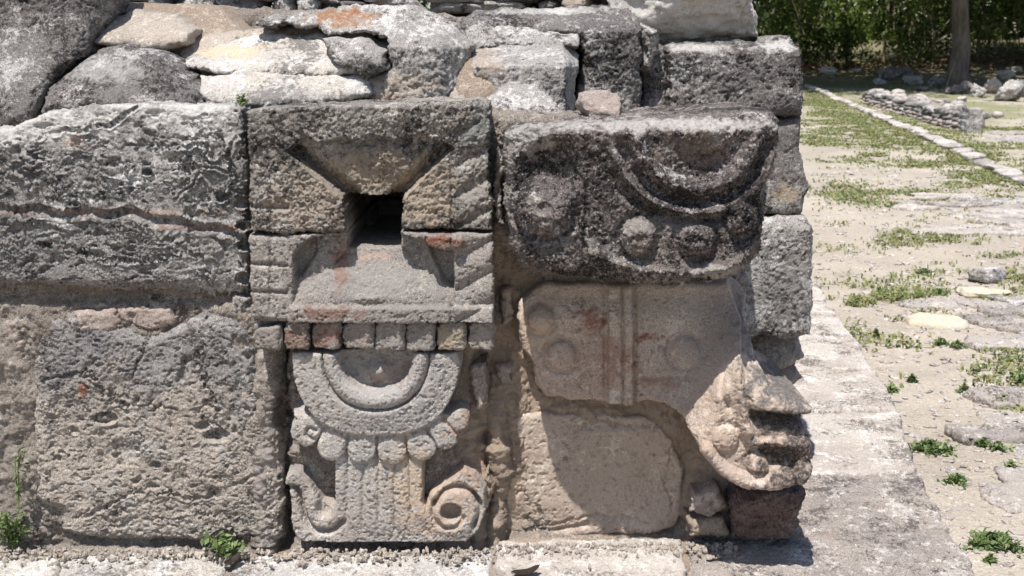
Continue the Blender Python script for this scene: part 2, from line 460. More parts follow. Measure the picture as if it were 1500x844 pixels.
M['stick'] = bark_mat('pale_dead_wood', '#655a4c', '#8d806d', 10)
M['stem'] = bark_mat('green_stem', '#5b6b3a', '#7a7f4c', 40)

# ------------------------------------------------------------------ ground (one sheet to the horizon)
GZ = -0.16
def ground_z(P):
    x, y = P[:, 0], P[:, 1]
    far = sm(36, 60, y + .25 * (x - 10)) * 1.6 + sm(60, 400, y) * 10
    q = np.stack([x, y, np.zeros(len(x))], 1)
    z = GZ + far + fbm(q, .35, 3) * .035 * sm(1, 8, y) + fbm(q, 4.2, 4, .55, 2) * .012 + fbm(q, 30, 3, .6, 3) * .004
    return z - .05 * sm(0, 1, -np.maximum(0, 0) + (x < -3) * 1.0)
gx = [1.0]; st = .022
while gx[-1] < 500: st *= 1.012 if gx[-1] < 22 else 1.2; gx.append(gx[-1] + st)
gx = np.array([-500, -200, -80, -30, -10, -4, -1, 0, .5] + gx)
gy = [-1.6]; st = .016
while gy[-1] < 900: st *= 1.0085 if gy[-1] < 60 else 1.25; gy.append(gy[-1] + st)
gy = np.array([-500, -200, -80, -30, -12, -6, -3.5] + gy)
A, B = np.meshgrid(gx, gy, indexing='ij'); V = np.stack([A.ravel(), B.ravel(), np.zeros(A.size)], 1)
V[:, 2] = ground_z(V)
I = np.arange(A.size).reshape(A.shape)
Q = np.stack([I[:-1, :-1], I[1:, :-1], I[1:, 1:], I[:-1, 1:]], -1).reshape(-1, 4)
m, nt, b = node_mat('dry_pale_soil', .95, .15); t = NT(nt)
c = t.mix(t.ramp(t.noise(1.1, 7, .65, 1), .36, .66), lin('#a1978a'), lin('#b0a698'))
c = t.mix(t.ramp(t.noise(2.6, 8, .7, 2, (1, .7, 1)), .56, .66, 0, .6), c, lin('#978a7e'))
c = t.mix(t.ramp(t.noise(26, 6, .75, 3), .56, .66, 0, .55), c, lin('#80736a'))
c = t.mix(t.ramp(t.noise(40, 5, .7, 4), .60, .67, 0, .8), c, lin('#d3cac0'))
yy = t.z()
c = t.mix(t.math('MULTIPLY', t.ramp(yy[1], 10, 24), t.ramp(t.noise(.45, 5, .7, 5, (1, .6, 1)), .40, .56, 0, .75)), c, lin('#757a52'))
c = t.mix(t.ramp(yy[1], 30, 38, 0, .75), c, lin('#6a6348'))
c = t.mix(1.0, c, t.gray(t.ramp(t.noise(170, 4, .7, 6), .3, .7, .72, 1.22)), 'MULTIPLY')
nt.links.new(c, b.inputs['Base Color'])
h = t.math('ADD', t.noise(60, 6, .7, 7), t.math('MULTIPLY', t.voronoi(55)['Distance'], .6))
nt.links.new(t.bump(h, .8, .012), b.inputs['Normal'])
ground = link('ground', mesh_from('ground', V, [Q]), m); ground['kind'] = 'structure'
def gpoint(px, py):
    d = ray(px, py); ys = np.concatenate([np.linspace(-2.2, 12, 1400), np.linspace(12.05, 70, 1200)])
    P = CAM + d[None] * ((ys - CAM[1]) / d[1])[:, None]
    hit = np.where(P[:, 2] <= ground_z(P))[0]
    p = P[hit[0] if len(hit) else -1].copy(); p[2] = float(ground_z(p[None])[0]); return p

# ------------------------------------------------------------------ the stone platform the wall stands on
EDGE0, EDGE1 = on_floor(1412, 800, 0), on_floor(1195, 410, 0)
ED = (EDGE1 - EDGE0)[:2]; ED = ED / np.linalg.norm(ED)
def edge_at(y, off=0.0):
    t = (y - EDGE0[1]) / ED[1]; return (EDGE0[0] + ED[0] * t + off, y)
pl = [(-3.2, -1.1), edge_at(-1.1, -.03), edge_at(9, -.03), (-3.2, 9)]
platform = slab('platform', pl, ((0, 0, -.022), X_, Y_, Z_), M['mortar'], depth=.2, res=.03, rnd=.02, wob=0, rough=rough_pebble, k=.5, rings=3)
platform['kind'] = 'structure'
PL = dict(depth=.15, res=.0045, rnd=.014, rough=rough_grain, k=1.15, wob=.010, wobf=7, parent=platform, rings=6)
def dip(U, V): return 0.004 * np.sin(U * .05) * np.cos(V * .07)
slabs = [
    ([(-230, 812), (84, 812), (76, 905), (-260, 930)], 'white'),
    ([(90, 812), (210, 806), (345, 812), (322, 845), (318, 930), (82, 930)], 'white'),
    ([(352, 812), (720, 806), (724, 940), (328, 940), (332, 845)], 'white'),
    ([(728, 790), (1000, 786), (1012, 930), (733, 930)], 'slab'),
    ([(1008, 786), (1180, 784), (1386, 772), (1412, 802), (1478, 930), (1020, 930)], 'slabgrey'),
    ([(1120, 698), (1347, 691), (1390, 769), (1180, 780), (1120, 780)], 'slabgrey'),
    ([(1100, 606), (1316, 601), (1344, 688), (1100, 695)], 'slab'),
    ([(1090, 546), (1284, 541), (1314, 598), (1090, 603)], 'slab'),
    ([(1080, 492), (1248, 489), (1281, 538), (1080, 543)], 'slab'),
    ([(1060, 446), (1214, 440), (1245, 486), (1060, 489)], 'slab'),
    ([(1050, 412), (1196, 408), (1212, 437), (1050, 443)], 'slab'),
]
for n, (px, mt) in enumerate(slabs):
    floor_stone('slab', px, 0.0 - .004 * (n % 3), M[mt], seed=n + 1., **PL)
y0 = 3.75; n = 0
while y0 < 8.6:                                                    # further slabs along the edge behind the corner
    L = .62 + .17 * math.sin(n * 2.1); (xa, _), (xb, _) = edge_at(y0), edge_at(y0 + L)
    slab('slab', [(xa - .75, y0), (xa, y0), (xb - .002, y0 + L - .02), (xb - .75, y0 + L - .02)], ((0, 0, -.003), X_, Y_, Z_), M['slab'],
         depth=.15, res=.012, rnd=.014, rough=rough_grain, wob=.008, parent=platform, rings=3, seed=30. + n)
    y0 += L; n += 1

# ------------------------------------------------------------------ ruined wall: mortar core, dressed blocks, rubble
wall = thing('ruined_wall', 'ruined wall of weathered grey limestone blocks with rubble along its broken top', 'wall', (-.3, .3, 0))
def core_relief(U, V):
    h = -.012 - .082 * sm(686, 716, U) * sm(330, 420, V) + .022 * sm(425, 400, U) * sm(435, 450, V)
    h += .008 * sm(60, 20, U) * sm(470, 520, V)
    h += .035 * sm(16, 4, np.abs(U - 726 - 5 * np.sin(V * .02))) * sm(590, 640, V)
    h += .05 * sm(700, 800, V) * sm(760, 700, U) * sm(690, 700, U)
    h += .045 * sm(792, 814, V)
    h -= .55 * sm(1046, 1070, U) * sm(650, 610, V)
    h += .050 * sm(995, 1040, U) * sm(650, 720, V)
    h += .030 * sm(1.3, .3, ell(U, V, 742, 640, 36, 80)) + .020 * sm(16, 8, np.abs(U - 390)) * sm(505, 525, V) - .06 * sm(402, 408, U) * sm(500, 515, V) * sm(430, 420, U)
    h -= .8 * sm(4, -2, np.maximum(np.abs(U - 546) - 52, np.abs(V - 329) - 52))
    return h
wall_stone('mortar', [(-330, 240), (0, 222), (80, 196), (200, 172), (360, 166), (700, 160), (1070, 186), (1075, 600), (1104, 640), (1104, 812), (-330, 826)], .02, M['gmortar'], depth=1.4, res=.0046, rnd=.03,
           relief=core_relief, rough=rough_pebble, k=1.2, parent=wall, rings=14,
           stains=[(705, 640, 40, 170, TAN, .95), (740, 560, 50, 200, TAN, 1), (900, 600, 190, 190, TAN, 1), (1030, 700, 60, 110, TAN, 1), (20, 650, 40, 180, lin('#a79c92'), .5), (395, 700, 30, 130, lin('#aaa19a'), .9)])
def vein(U, V):
    ly = np.interp(U, [-200, 0, 110, 190, 250, 310, 365], [300, 303, 311, 309, 322, 331, 350]) + 3 * np.sin(U * .09)
    d = V - ly
    g = -.016 * np.exp(-((d - 4) / 5.0) ** 2) + .010 * np.exp(-((d + 5) / 5) ** 2) + .004 * np.exp(-((d - 17) / 5) ** 2)
    holes = 0
    for x, y, r in ((322, 290, 7), (355, 300, 7), (357, 362, 7), (214, 254, 3), (357, 412, 8), (352, 335, 5)):
        holes = holes - .03 * sm(1.2, .5, ell(U, V, x, y, r * 1.4, r))
    lip = -.02 * sm(410, 432, V) + .012 * sm(215, 150, V) * -1
    bow = -.012 * ((U - 190) / 190) ** 2
    return g * .7 + holes + lip + bow
wall_stone('block', [(-330, 215), (-120, 190), (0, 190), (28, 178), (72, 163), (140, 155), (200, 151), (280, 152), (350, 154), (357, 160), (360, 300), (365, 425), (362, 440),
                     (250, 434), (150, 430), (60, 427), (-100, 432), (-330, 430)], -.035, M['rough'], depth=.34, rnd=.022, relief=vein, rough=rough_scallop, k=1.0, res=.0027, cracks=[([(205, 150), (160, 185), (60, 200)], .012), ([(320, 200), (345, 260), (330, 300)], .014), ([(60, 360), (180, 385), (300, 372)], .010)],
           parent=wall, stains=[(150, 311, 260, 5, lin('#a08374'), .55), (300, 334, 90, 5, lin('#8f6655'), .6), (105, 205, 12, 9, lin('#c9b0a2'), .9), (60, 184, 130, 26, WHITE, .75), (250, 163, 130, 16, WHITE, .8), (300, 190, 60, 20, WHITE, .35)])
def pits(U, V):
    h = 0 * U
    for x, y, rx, ry, d in ((150, 615, 18, 8, .03), (262, 470, 13, 9, .03), (316, 640, 20, 9, .02), (295, 626, 10, 6, .02), (180, 665, 26, 20, .008), (108, 632, 7, 6, .015), (228, 680, 7, 5, .02), (75, 755, 12, 10, .01), (70, 760, 30, 26, .015), (90, 640, 20, 60, .008)):
        h = h - d * sm(1.2, .45, ell(U, V, x, y, rx, ry))
    return h - .01 * sm(560, 470, V) * sm(240, 60, U) + .006 * sm(600, 760, V)
wall_stone('block', [(46, 490), (56, 470), (100, 458), (170, 476), (215, 492), (255, 478), (300, 458), (345, 464), (370, 482), (376, 515), (381, 600), (410, 640), (414, 792), (300, 797), (180, 795),
                     (105, 790), (66, 782), (48, 720), (45, 600)], -.016, M['pitted'], depth=.3, rnd=.034, relief=pits, rough=rough_pitted, k=1.1, res=.0027, parent=wall, seed=2., cracks=[([(60, 560), (120, 545), (170, 590), (260, 600)], .012), ([(300, 470), (285, 540), (320, 600), (316, 640)], .012), ([(120, 760), (200, 720), (300, 730), (390, 690)], .010), ([(200, 450), (215, 500), (190, 560)], .010)],
           stains=[(121, 572, 8, 13, lin('#9a6a52'), 1)])
# chinking stones pushed into the joints
for n, (px, Y, mt) in enumerate([
        ([(102, 458), (165, 452), (172, 472), (160, 492), (120, 484)], -.008, 'chip'), ([(170, 453), (250, 452), (256, 472), (215, 488), (178, 478)], -.006, 'chip'),
        ([(2, 470), (40, 462), (44, 500), (24, 520), (0, 510)], .0, 'chip'), ([(12, 545), (34, 548), (30, 590), (14, 598)], .0, 'grey'), ([(340, 432), (366, 436), (368, 462), (342, 458)], -.01, 'grey'),
        ([(-5, 600), (28, 604), (36, 650), (2, 660)], .005, 'gmortar'), ([(724, 536), (748, 532), (756, 562), (732, 570)], .085, 'beige'), ([(1016, 724), (1052, 716), (1066, 744), (1040, 760), (1014, 750)], .0, 'chip'), ([(1010, 764), (1060, 762), (1068, 786), (1012, 788)], -.005, 'mortar'), ([(730, 425), (752, 420), (756, 470), (734, 480)], .07, 'chip'), ([(700, 700), (716, 690), (724, 730), (712, 742)], .02, 'mortar'), ([(690, 540), (714, 530), (716, 590), (698, 610)], .0, 'chip'), ([(728, 200), (738, 240), (738, 330), (724, 330), (722, 220)], -.03, 'beige')]):
    wall_stone('stone', px, Y, M[mt], depth=.1, rnd=.016, rough=rough_pitted, k=.8, res=.004, parent=wall, seed=5. + n, wob=.006, rings=5)

def lean(top, bot, y0, y1, dome=.0, cx=0, wx=1):
    return lambda U, V: mixf(bot, top, sm(y1, y0, V)) - dome * np.clip(((U - cx) / wx) ** 2, 0, 1.5)
RUB = dict(rnd=.045, wob=.010, wobf=9, parent=wall, res=.0036)
rub = [
    ([(-330, -80), (112, -80), (120, 20), (100, 75), (62, 130), (45, 172), (8, 196), (-60, 205), (-330, 220)], .12, 'dark', rough_pitted, lean(-.12, .03, 0, 190, .05, 40, 120), ()),
    ([(54, 165), (60, 128), (84, 98), (118, 74), (152, 67), (215, 76), (248, 96), (280, 132), (290, 160), (200, 168), (100, 170)], .07, 'dark', rough_pitted, lean(-.11, .03, 70, 160, .05, 170, 110), [(150, 100, 60, 20, WHITE, .35)]),
    ([(140, 26), (176, 15), (238, 22), (272, 42), (262, 60), (220, 70), (170, 72), (136, 62)], .27, 'beige', rough_soft, lean(-.1, .02, 15, 70), ()),
    ([(255, 84), (300, 66), (395, 50), (520, 46), (566, 72), (562, 98), (520, 112), (470, 118), (400, 108), (320, 110), (268, 100)], .15, 'white', rough_grain, lean(-.16, .0, 48, 115), [(330, 75, 60, 10, lin('#d8c09a'), .7)]),
    ([(280, 112), (345, 106), (430, 114), (522, 112), (530, 138), (505, 156), (400, 164), (300, 160), (284, 140)], .09, 'white', rough_grain, lean(-.06, .0, 108, 156), [(420, 140, 90, 12, GREY, .5)]),
    ([(468, 60), (520, 52), (566, 74), (562, 104), (530, 110), (482, 100)], .12, 'grey', rough_crust, lean(-.06, 0, 55, 110), ()),
    ([(365, 36), (430, 18), (505, 9), (620, 14), (664, 36), (684, 66), (672, 110), (664, 156), (590, 164), (526, 162), (532, 112), (566, 96), (560, 60), (450, 44)], .17, 'grey', rough_crust,
     lambda U, V: mixf(0, -.14, sm(75, 14, V)) - .06 * sm(640, 690, U), [(500, 25, 45, 14, ORANGE, .9), (640, 150, 30, 6, ORANGE, .8), (560, 145, 30, 8, ORANGE, .5), (580, 130, 60, 24, lin('#c4b2a0'), .6)]),
    ([(668, 100), (690, 92), (724, 100), (730, 130), (715, 160), (664, 160)], .17, 'mortar', rough_soft, lean(-.06, 0, 95, 155), ()),
    ([(684, 78), (702, 68), (770, 66), (832, 68), (850, 86), (848, 130), (844, 178), (800, 180), (735, 150), (690, 116)], .20, 'grey', rough_grain,
     lambda U, V: mixf(0, -.12, sm(100, 66, V)) - .10 * sm(826, 850, U), [(712, 95, 30, 24, TAN, .6)]),
    ([(686, 162), (720, 140), (745, 124), (790, 126), (812, 150), (834, 190), (760, 205), (722, 200)], .06, 'grey', rough_crust, lean(-.10, 0, 125, 195), [(735, 175, 22, 12, PINK, .6)]),
    ([(682, 44), (710, 38), (790, 40), (842, 52), (846, 70), (800, 76), (694, 74)], .32, 'grey', rough_crust, lean(-.06, 0, 40, 74), ()),
    ([(678, 28), (700, 16), (760, 11), (850, 8), (925, 10), (938, 24), (938, 178), (848, 176), (846, 60), (760, 46), (684, 52)], .40, 'dark', rough_crust, lean(-.10, 0, 8, 50), [(800, 16, 90, 7, WHITE, .5)]),
    ([(936, 62), (962, 66), (984, 76), (984, 180), (936, 182)], .52, 'dark', rough_crust, None, ()),
    ([(936, 38), (966, 46), (964, 84), (954, 104), (940, 98)], .44, 'grey', rough_crust, None, ()),
    ([(978, 68), (990, 62), (1090, 60), (1120, 64), (1150, 54), (1168, 52), (1180, 70), (1181, 120), (1178, 172), (980, 174)], .45, 'dark', rough_pitted,
     lambda U, V: -.05 * sm(78, 54, V), [(1020, 70, 50, 7, WHITE, .6), (1140, 66, 40, 10, WHITE, .7)]),
    ([(1060, 172), (1180, 168), (1183, 210), (1181, 316), (1060, 322)], .47, 'dark', rough_soft, None, [(1155, 285, 24, 16, lin('#a8977f'), .8)]),
    ([(1060, 330), (1096, 324), (1184, 318), (1192, 332), (1194, 420), (1192, 496), (1130, 504), (1060, 500)], .44, 'grey', rough_grain, None, [(1150, 420, 50, 70, lin('#8b8885'), .5)]),
    ([(1060, 500), (1130, 498), (1178, 504), (1188, 530), (1150, 548), (1060, 552)], .50, 'beige', rough_grain, lean(-.05, 0, 500, 540), ()),
    ([(1060, 540), (1120, 536), (1176, 548), (1184, 562), (1150, 580), (1060, 584)], .55, 'chip', rough_grain, lean(-.05, 0, 540, 580), ()),
]
for n, (px, Y, mt, rf, rl, stn) in enumerate(rub):
    if n < 14:
        mx_, my_ = np.mean(px, 0); px = [(mx_ + (x - mx_) * 1.045, my_ + (y - my_) * 1.07) for x, y in px]
    wall_stone('stone', px, Y, M[mt], depth=.34, relief=rl, rough=rf, seed=40. + n, stains=stn, **RUB)
# core of the upper part behind the rubble
wall_stone('mortar', [(-330, 40), (110, 5), (350, 12), (700, 26), (930, 24), (1165, 70), (1165, 560), (-330, 560)], .62, M['gmortar'], depth=1.2, res=.009, rnd=.05, rough=rough_pebble, k=1.4, parent=wall, rings=12)
wall_stone('mortar', [(100, 0), (300, 4), (360, 60), (300, 130), (180, 150), (40, 175), (90, 90)], .36, M['mortar'], depth=.4, res=.006, rnd=.05, relief=lean(-.12, .14, 0, 150), rough=rough_soft, parent=wall)
wall_stone('mortar', [(240, 60), (330, 44), (480, 30), (640, 40), (712, 66), (722, 110), (722, 180), (240, 170)], .27, M['beige'], depth=.35, res=.005, rnd=.05, relief=lean(-.12, .1, 30, 165), rough=rough_pebble, parent=wall)
rs = np.random.RandomState(3)
x = -300                                                            # rubble row at the back of the wall top
while x < 1010:
    w = rs.uniform(38, 95); h = rs.uniform(18, 34); yb = 24 + rs.uniform(-4, 4)
    mt = ('grey', 'dark', 'chip', 'grey')[rs.randint(4)]
    for lay in range(3):
        p = on_wall(x + w / 2 + rs.uniform(-18, 18), yb - lay * h * .85, .95 + .05 * rs.rand())
        rock('stone', (p[0], p[1], p[2]), (w / 420, .3, h / 330), M[mt], seed=int(x) + lay * 7, sub=4, box=.6, rough=.09, parent=wall, sink=.05)
    x += w * .9
# side face of the wall along the platform edge, seen when one steps to the right
for n in range(9):
    for c in range(3):
        y0 = 1.0 + n * .62 + (c % 2) * .25; xe = edge_at(y0)[0] - .36 - .02 * c
        rock('stone', (xe - .2, y0 + .3, .02 + c * .40), (.44, .66, .45), M[('grey', 'dark', 'pitted')[(n + c) % 3]], seed=200 + n * 3 + c, sub=4, box=.8, rough=.06, parent=wall, rotz=-.17, sink=.03)

# ------------------------------------------------------------------ the carved mask
mask = thing('carved_mask', 'carved stone mask with square hollow eye, beaded rim, scrolls and curling snout', 'carving', (.2, 0, 0))
def eye_relief(U, V):
    h = np.zeros_like(U)
    h += .010 * sm(225, 170, V) * (1 + .4 * np.sin(U * .05))                       # heavy crusted brow
    # rope rim on the right, blocks on the left
    rr = sm(664, 668, U)
    h += rr * (-.010 + .016 * np.abs(np.sin((V + (U - 690) * .55) * math.pi / 46)) ** .7) * sm(160, 190, V)
    h -= .010 * np.exp(-((U - 662) / 2.6) ** 2) * sm(200, 240, V)
    ll = sm(424, 420, U)
    for yy in (304, 345, 388, 428, 470):
        h -= .012 * ll * np.exp(-((V - yy - (U - 395) * .06) / 3.0) ** 2)
    h -= .008 * np.exp(-((U - 396) / 2.5) ** 2) * sm(240, 260, V) * sm(470, 450, V) * .8
    # upper funnel
    d = polysd(U, V, [(418, 222), (440, 206), (640, 202), (662, 218), (588, 291), (503, 291)])
    t = sm(205, 291, V)
    bulge = .016 * np.exp(-((U - 556) / 42) ** 2 - ((V - 226) / 24) ** 2) + .012 * np.exp(-((U - 470) / 20) ** 2 - ((V - 220) / 16) ** 2)
    dg = np.minimum(lined(U, V, [(414, 220), (505, 293)]), lined(U, V, [(664, 218), (586, 293)]))
    h = mixf(h, -.070 + .044 * sm(4, 26, dg) - .010 * t + bulge * .8, sm(2, -4, d + 3 * np.sin(U * .11) * sm(235, 215, V)))
    # lower recess: flanks falling away from the sloping pyramid face
    rec = polysd(U, V, [(428, 374), (440, 358), (458, 347), (505, 342), (588, 342), (640, 362), (664, 368), (667, 448), (428, 448)])
    py_h = -.068 + .070 * sm(366, 446, V) ** .85
    pyr = polysd(U, V, [(509, 366), (590, 366), (668, 448), (426, 448)])
    out = np.maximum(pyr, 0)
    fl_h = np.maximum(np.minimum(py_h - .012, -.010) - .0003 * out, -.040)
    for pts in ([(429, 372), (444, 356), (459, 349), (462, 372), (440, 408), (429, 410)], [(627, 364), (664, 364), (665, 424), (648, 416)]):
        fl_h = mixf(fl_h, -.062, sm(3, -4, polysd(U, V, pts)))
    h = mixf(h, mixf(fl_h, py_h, sm(1.5, -1.5, pyr)), sm(1, -3, rec) * sm(340, 345, V))
    h += .020 * sm(3, -3, polysd(U, V, [(627, 344), (664, 344), (678, 350), (676, 364), (640, 366), (628, 360)]))
    h += .012 * np.exp(-((U - 540) / 26) ** 2 - ((V - 437) / 7) ** 2)
    h += .016 * sm(444, 452, V) * sm(474, 470, V) * sm(420, 432, U)                  # ledge above the beads
    h -= .05 * sm(471, 476, V)
    # square eye hole
    d = np.maximum(np.abs(U - 546) - 40 + (V - 330) * .04, np.abs(V - 329) - 39)
    h = mixf(h, -.62, sm(1.5, -3.5, d))
    return h
EYE = -.082
top_o = [(361, 162), (420, 156), (520, 153), (640, 150), (700, 147), (716, 154), (719, 240), (721, 339), (640, 337), (540, 340), (430, 342), (363, 342)]
eye_top = wall_stone('eye_block', top_o, EYE, M['eyetop'], depth=.40, rnd=.012, relief=eye_relief, rough=rough_crust, k=.95, res=.0026, parent=mask, seed=3., wob=.003,
                     stains=[(545, 255, 120, 34, lin('#a3937f'), .8), (450, 300, 60, 40, lin('#a8998a'), .9), (625, 290, 40, 55, lin('#b0a08e'), .95), (690, 280, 25, 60, lin('#9a938b'), .7), (700, 190, 20, 40, lin('#8c8c88'), .6), (545, 320, 60, 50, lin('#5d5148'), .6)])
eye_top['label'] = 'upper half of the hollow eye with a dark crusted brow'
bot_o = [(364, 345), (430, 345), (540, 343), (640, 341), (721, 342), (723, 420), (725, 500), (540, 508), (372, 511)]
eye_bot = wall_stone('eye_block', bot_o, EYE, M['eye'], depth=.40, rnd=.008, relief=eye_relief, rough=rough_carved, k=1.25, res=.0026, parent=mask, seed=4., wob=.003,
                     stains=[(650, 350, 28, 15, lin('#7a4c3a'), 1), (550, 410, 90, 30, lin('#97928d'), .8), (480, 460, 60, 12, lin('#7e5647'), .7), (500, 385, 14, 40, lin('#8d6350'), .6), (545, 375, 30, 6, lin('#b39a8c'), .7), (600, 455, 60, 12, GREY, .6)])
eye_bot['label'] = 'lower half of the hollow eye with a sloping pyramid face and stepped ledge'
for n, (x0, x1, col) in enumerate([(372, 414, '#8f857c'), (416, 454, '#7c5c4c'), (456, 500, '#8a6250'), (502, 548, '#8f8379'), (550, 594, '#928d88'), (596, 638, '#918a83'), (640, 683, '#b3a083'), (685, 726, '#9a9187')]):
    yt = 478 if n else 484
    wall_stone('bead', [(x0 - 1, yt + 2), (x0 + 6, yt - 6), (x1 - 2, yt - 7), (x1 + 1, yt + 4), (x1 + 1, 508), (x1 - 3, 513), (x0 + 1, 514), (x0 - 2, 505)], EYE + .004, M['eye'], depth=.07, rnd=.010,
               relief=lambda U, V, a=x0, w=x1 - x0: .014 * sm(0, 1, (U - a) / w) * sm(1.08, .75, (U - a) / w) - .004, rough=rough_grain, k=.9, res=.0028, parent=eye_bot, seed=60. + n, wob=.004, rings=6,
               stains=[((x0 + x1) / 2, 495, 30, 22, lin(col), .7)])
def jaw_relief(U, V):
    e = (np.abs((U - 551) / 125) ** 2.5 + np.abs((V - 514) / 125) ** 2.5) ** .4
    h = -.118 + .030 * sm(640, 700, U) * sm(620, 680, V) + 0 * U
    def raise_(h, pts, top, soft=4):
        return np.maximum(h, mixf(-.13, top, sm(soft * .6, -soft, polysd(U, V, pts))))
    # feather fan
    spread = 1 + .06 * sm(690, 800, V)
    uu = (U - 553) / spread
    bars = np.minimum(1, np.abs(np.sin((uu + 68) * math.pi / 22.7)) * 1.5) ** .8
    h = raise_(h, [(486, 650), (620, 650), (621, 700), (620, 740), (640, 770), (640, 804), (470, 804), (476, 765), (487, 740)], -.016 + .0075 * bars * sm(800, 770, V + .25 * np.abs(uu)))
    # left scroll, a hooked strap
    h = raise_(h, [(411, 716), (413, 704), (424, 696), (437, 698), (450, 708), (460, 724), (470, 740), (490, 750), (500, 803), (438, 803), (427, 792), (421, 772), (421, 748), (418, 730)], -.016, 5)
    g = curve([(416, 722), (430, 722), (438, 742), (446, 768), (462, 784), (484, 784), (500, 770)], 6)
    h -= .024 * np.exp(-(lined(U, V, g) / 3.8) ** 2)
    h -= .020 * sm(1.2, .4, ell(U, V, 474, 750, 15, 16))
    # right scroll, a spiral
    h = raise_(h, [(620, 780), (619, 748), (628, 726), (646, 714), (662, 702), (680, 688), (698, 700), (713, 724), (714, 756), (704, 784), (684, 804), (620, 804)], -.014, 6)
    h -= .010 * sm(24, 48, np.hypot(U - 668, V - 752))
    sp = curve([(636, 744), (646, 728), (662, 719), (682, 721), (698, 736), (702, 756), (694, 776)], 8)
    h -= .024 * np.exp(-(lined(U, V, sp) / 4) ** 2)
    sp = curve([(634, 740), (634, 762), (648, 777), (668, 776), (678, 762)], 6)
    h -= .014 * np.exp(-(lined(U, V, sp) / 3.4) ** 2)
    h -= .040 * sm(1.15, .75, ell(U, V, 660, 755, 15, 14))
    h -= .018 * sm(3, -4, polysd(U, V, [(692, 724), (702, 736), (706, 746), (696, 742)]))
    # band of lobes under the lid
    h = np.maximum(h, mixf(-.13, -.010, sm(1.20, 1.16, e) * sm(596, 612, V)))
    C = ((446, 634, 24), (486, 655, 24), (529, 659, 24), (573, 661, 24), (617, 655, 24), (649, 638, 25), (672, 618, 17))
    for n, (cx, cy, rr) in enumerate(C):
        d = np.hypot(U - cx, V - cy) - rr
        h = np.maximum(h, mixf(-.13, -.004 - .006 * sm(-12, 2, d), sm(2, -3, d)))
    for (x0, y0, _), (x1, y1, _) in zip(C[:-1], C[1:]):
        mx, my, nx, ny = (x0 + x1) / 2, (y0 + y1) / 2, x1 - x0, y1 - y0
        ln = math.hypot(nx, ny); a = ((U - mx) * nx + (V - my) * ny) / ln; b_ = ((U - mx) * -ny + (V - my) * nx) / ln
        h -= .009 * np.exp(-(a / 2.2) ** 2) * sm(26, 16, np.abs(b_))
    h -= .012 * np.exp(-(lined(U, V, curve([(462, 632), (452, 628), (448, 638), (458, 644)], 4)) / 2.5) ** 2)
    # lid, roll and pupil
    h = mixf(h, .014 - .010 * sm(.7, 1.0, e), sm(1.015, .975, e))
    r2 = (np.abs((U - 551) / 79) ** 2.3 + np.abs((V - 512) / 88) ** 2.3) ** (1 / 2.3)
    h = mixf(h, -.012, sm(1.03, .99, r2))
    h += .032 * np.sqrt(np.clip(1 - ((r2 - .84) / .16) ** 2, 0, 1))
    h -= .026 * sm(.70, .64, r2)
    h += .036 * np.exp(-((U - 553) / 17) ** 2 - ((V - 545) / 13) ** 2) + .012 * np.exp(-((U - 556) / 34) ** 2 - ((V - 562) / 6) ** 2) * (r2 < .66)
    return h
jaw_o = [(425, 516), (676, 516), (690, 540), (684, 590), (692, 625), (680, 655), (700, 690), (715, 720), (716, 752), (706, 782), (686, 800), (640, 805), (435, 805), (424, 794), (419, 760), (420, 740), (409, 722), (411, 704), (424, 692), (429, 684), (430, 662), (421, 640), (422, 625), (427, 600), (424, 570)]
jaw = wall_stone('jaw_block', jaw_o, -.055, M['jaw'], depth=.26, rnd=.006, relief=jaw_relief, rough=rough_carved, k=1.1, res=.0026, parent=mask, seed=6., wob=.003,
                 stains=[(555, 545, 50, 26, lin('#9a8173'), .7), (440, 690, 20, 40, lin('#7f7772'), .6), (690, 660, 40, 60, lin('#a98f7c'), .9), (640, 740, 60, 50, lin('#c3a994'), .7), (500, 560, 80, 60, lin('#a9a5a1'), .6), (600, 700, 40, 60, lin('#cbb59b'), .6)])
jaw['label'] = 'pale carved stone with rolled lid, lobes, feather fan and two scrolls'
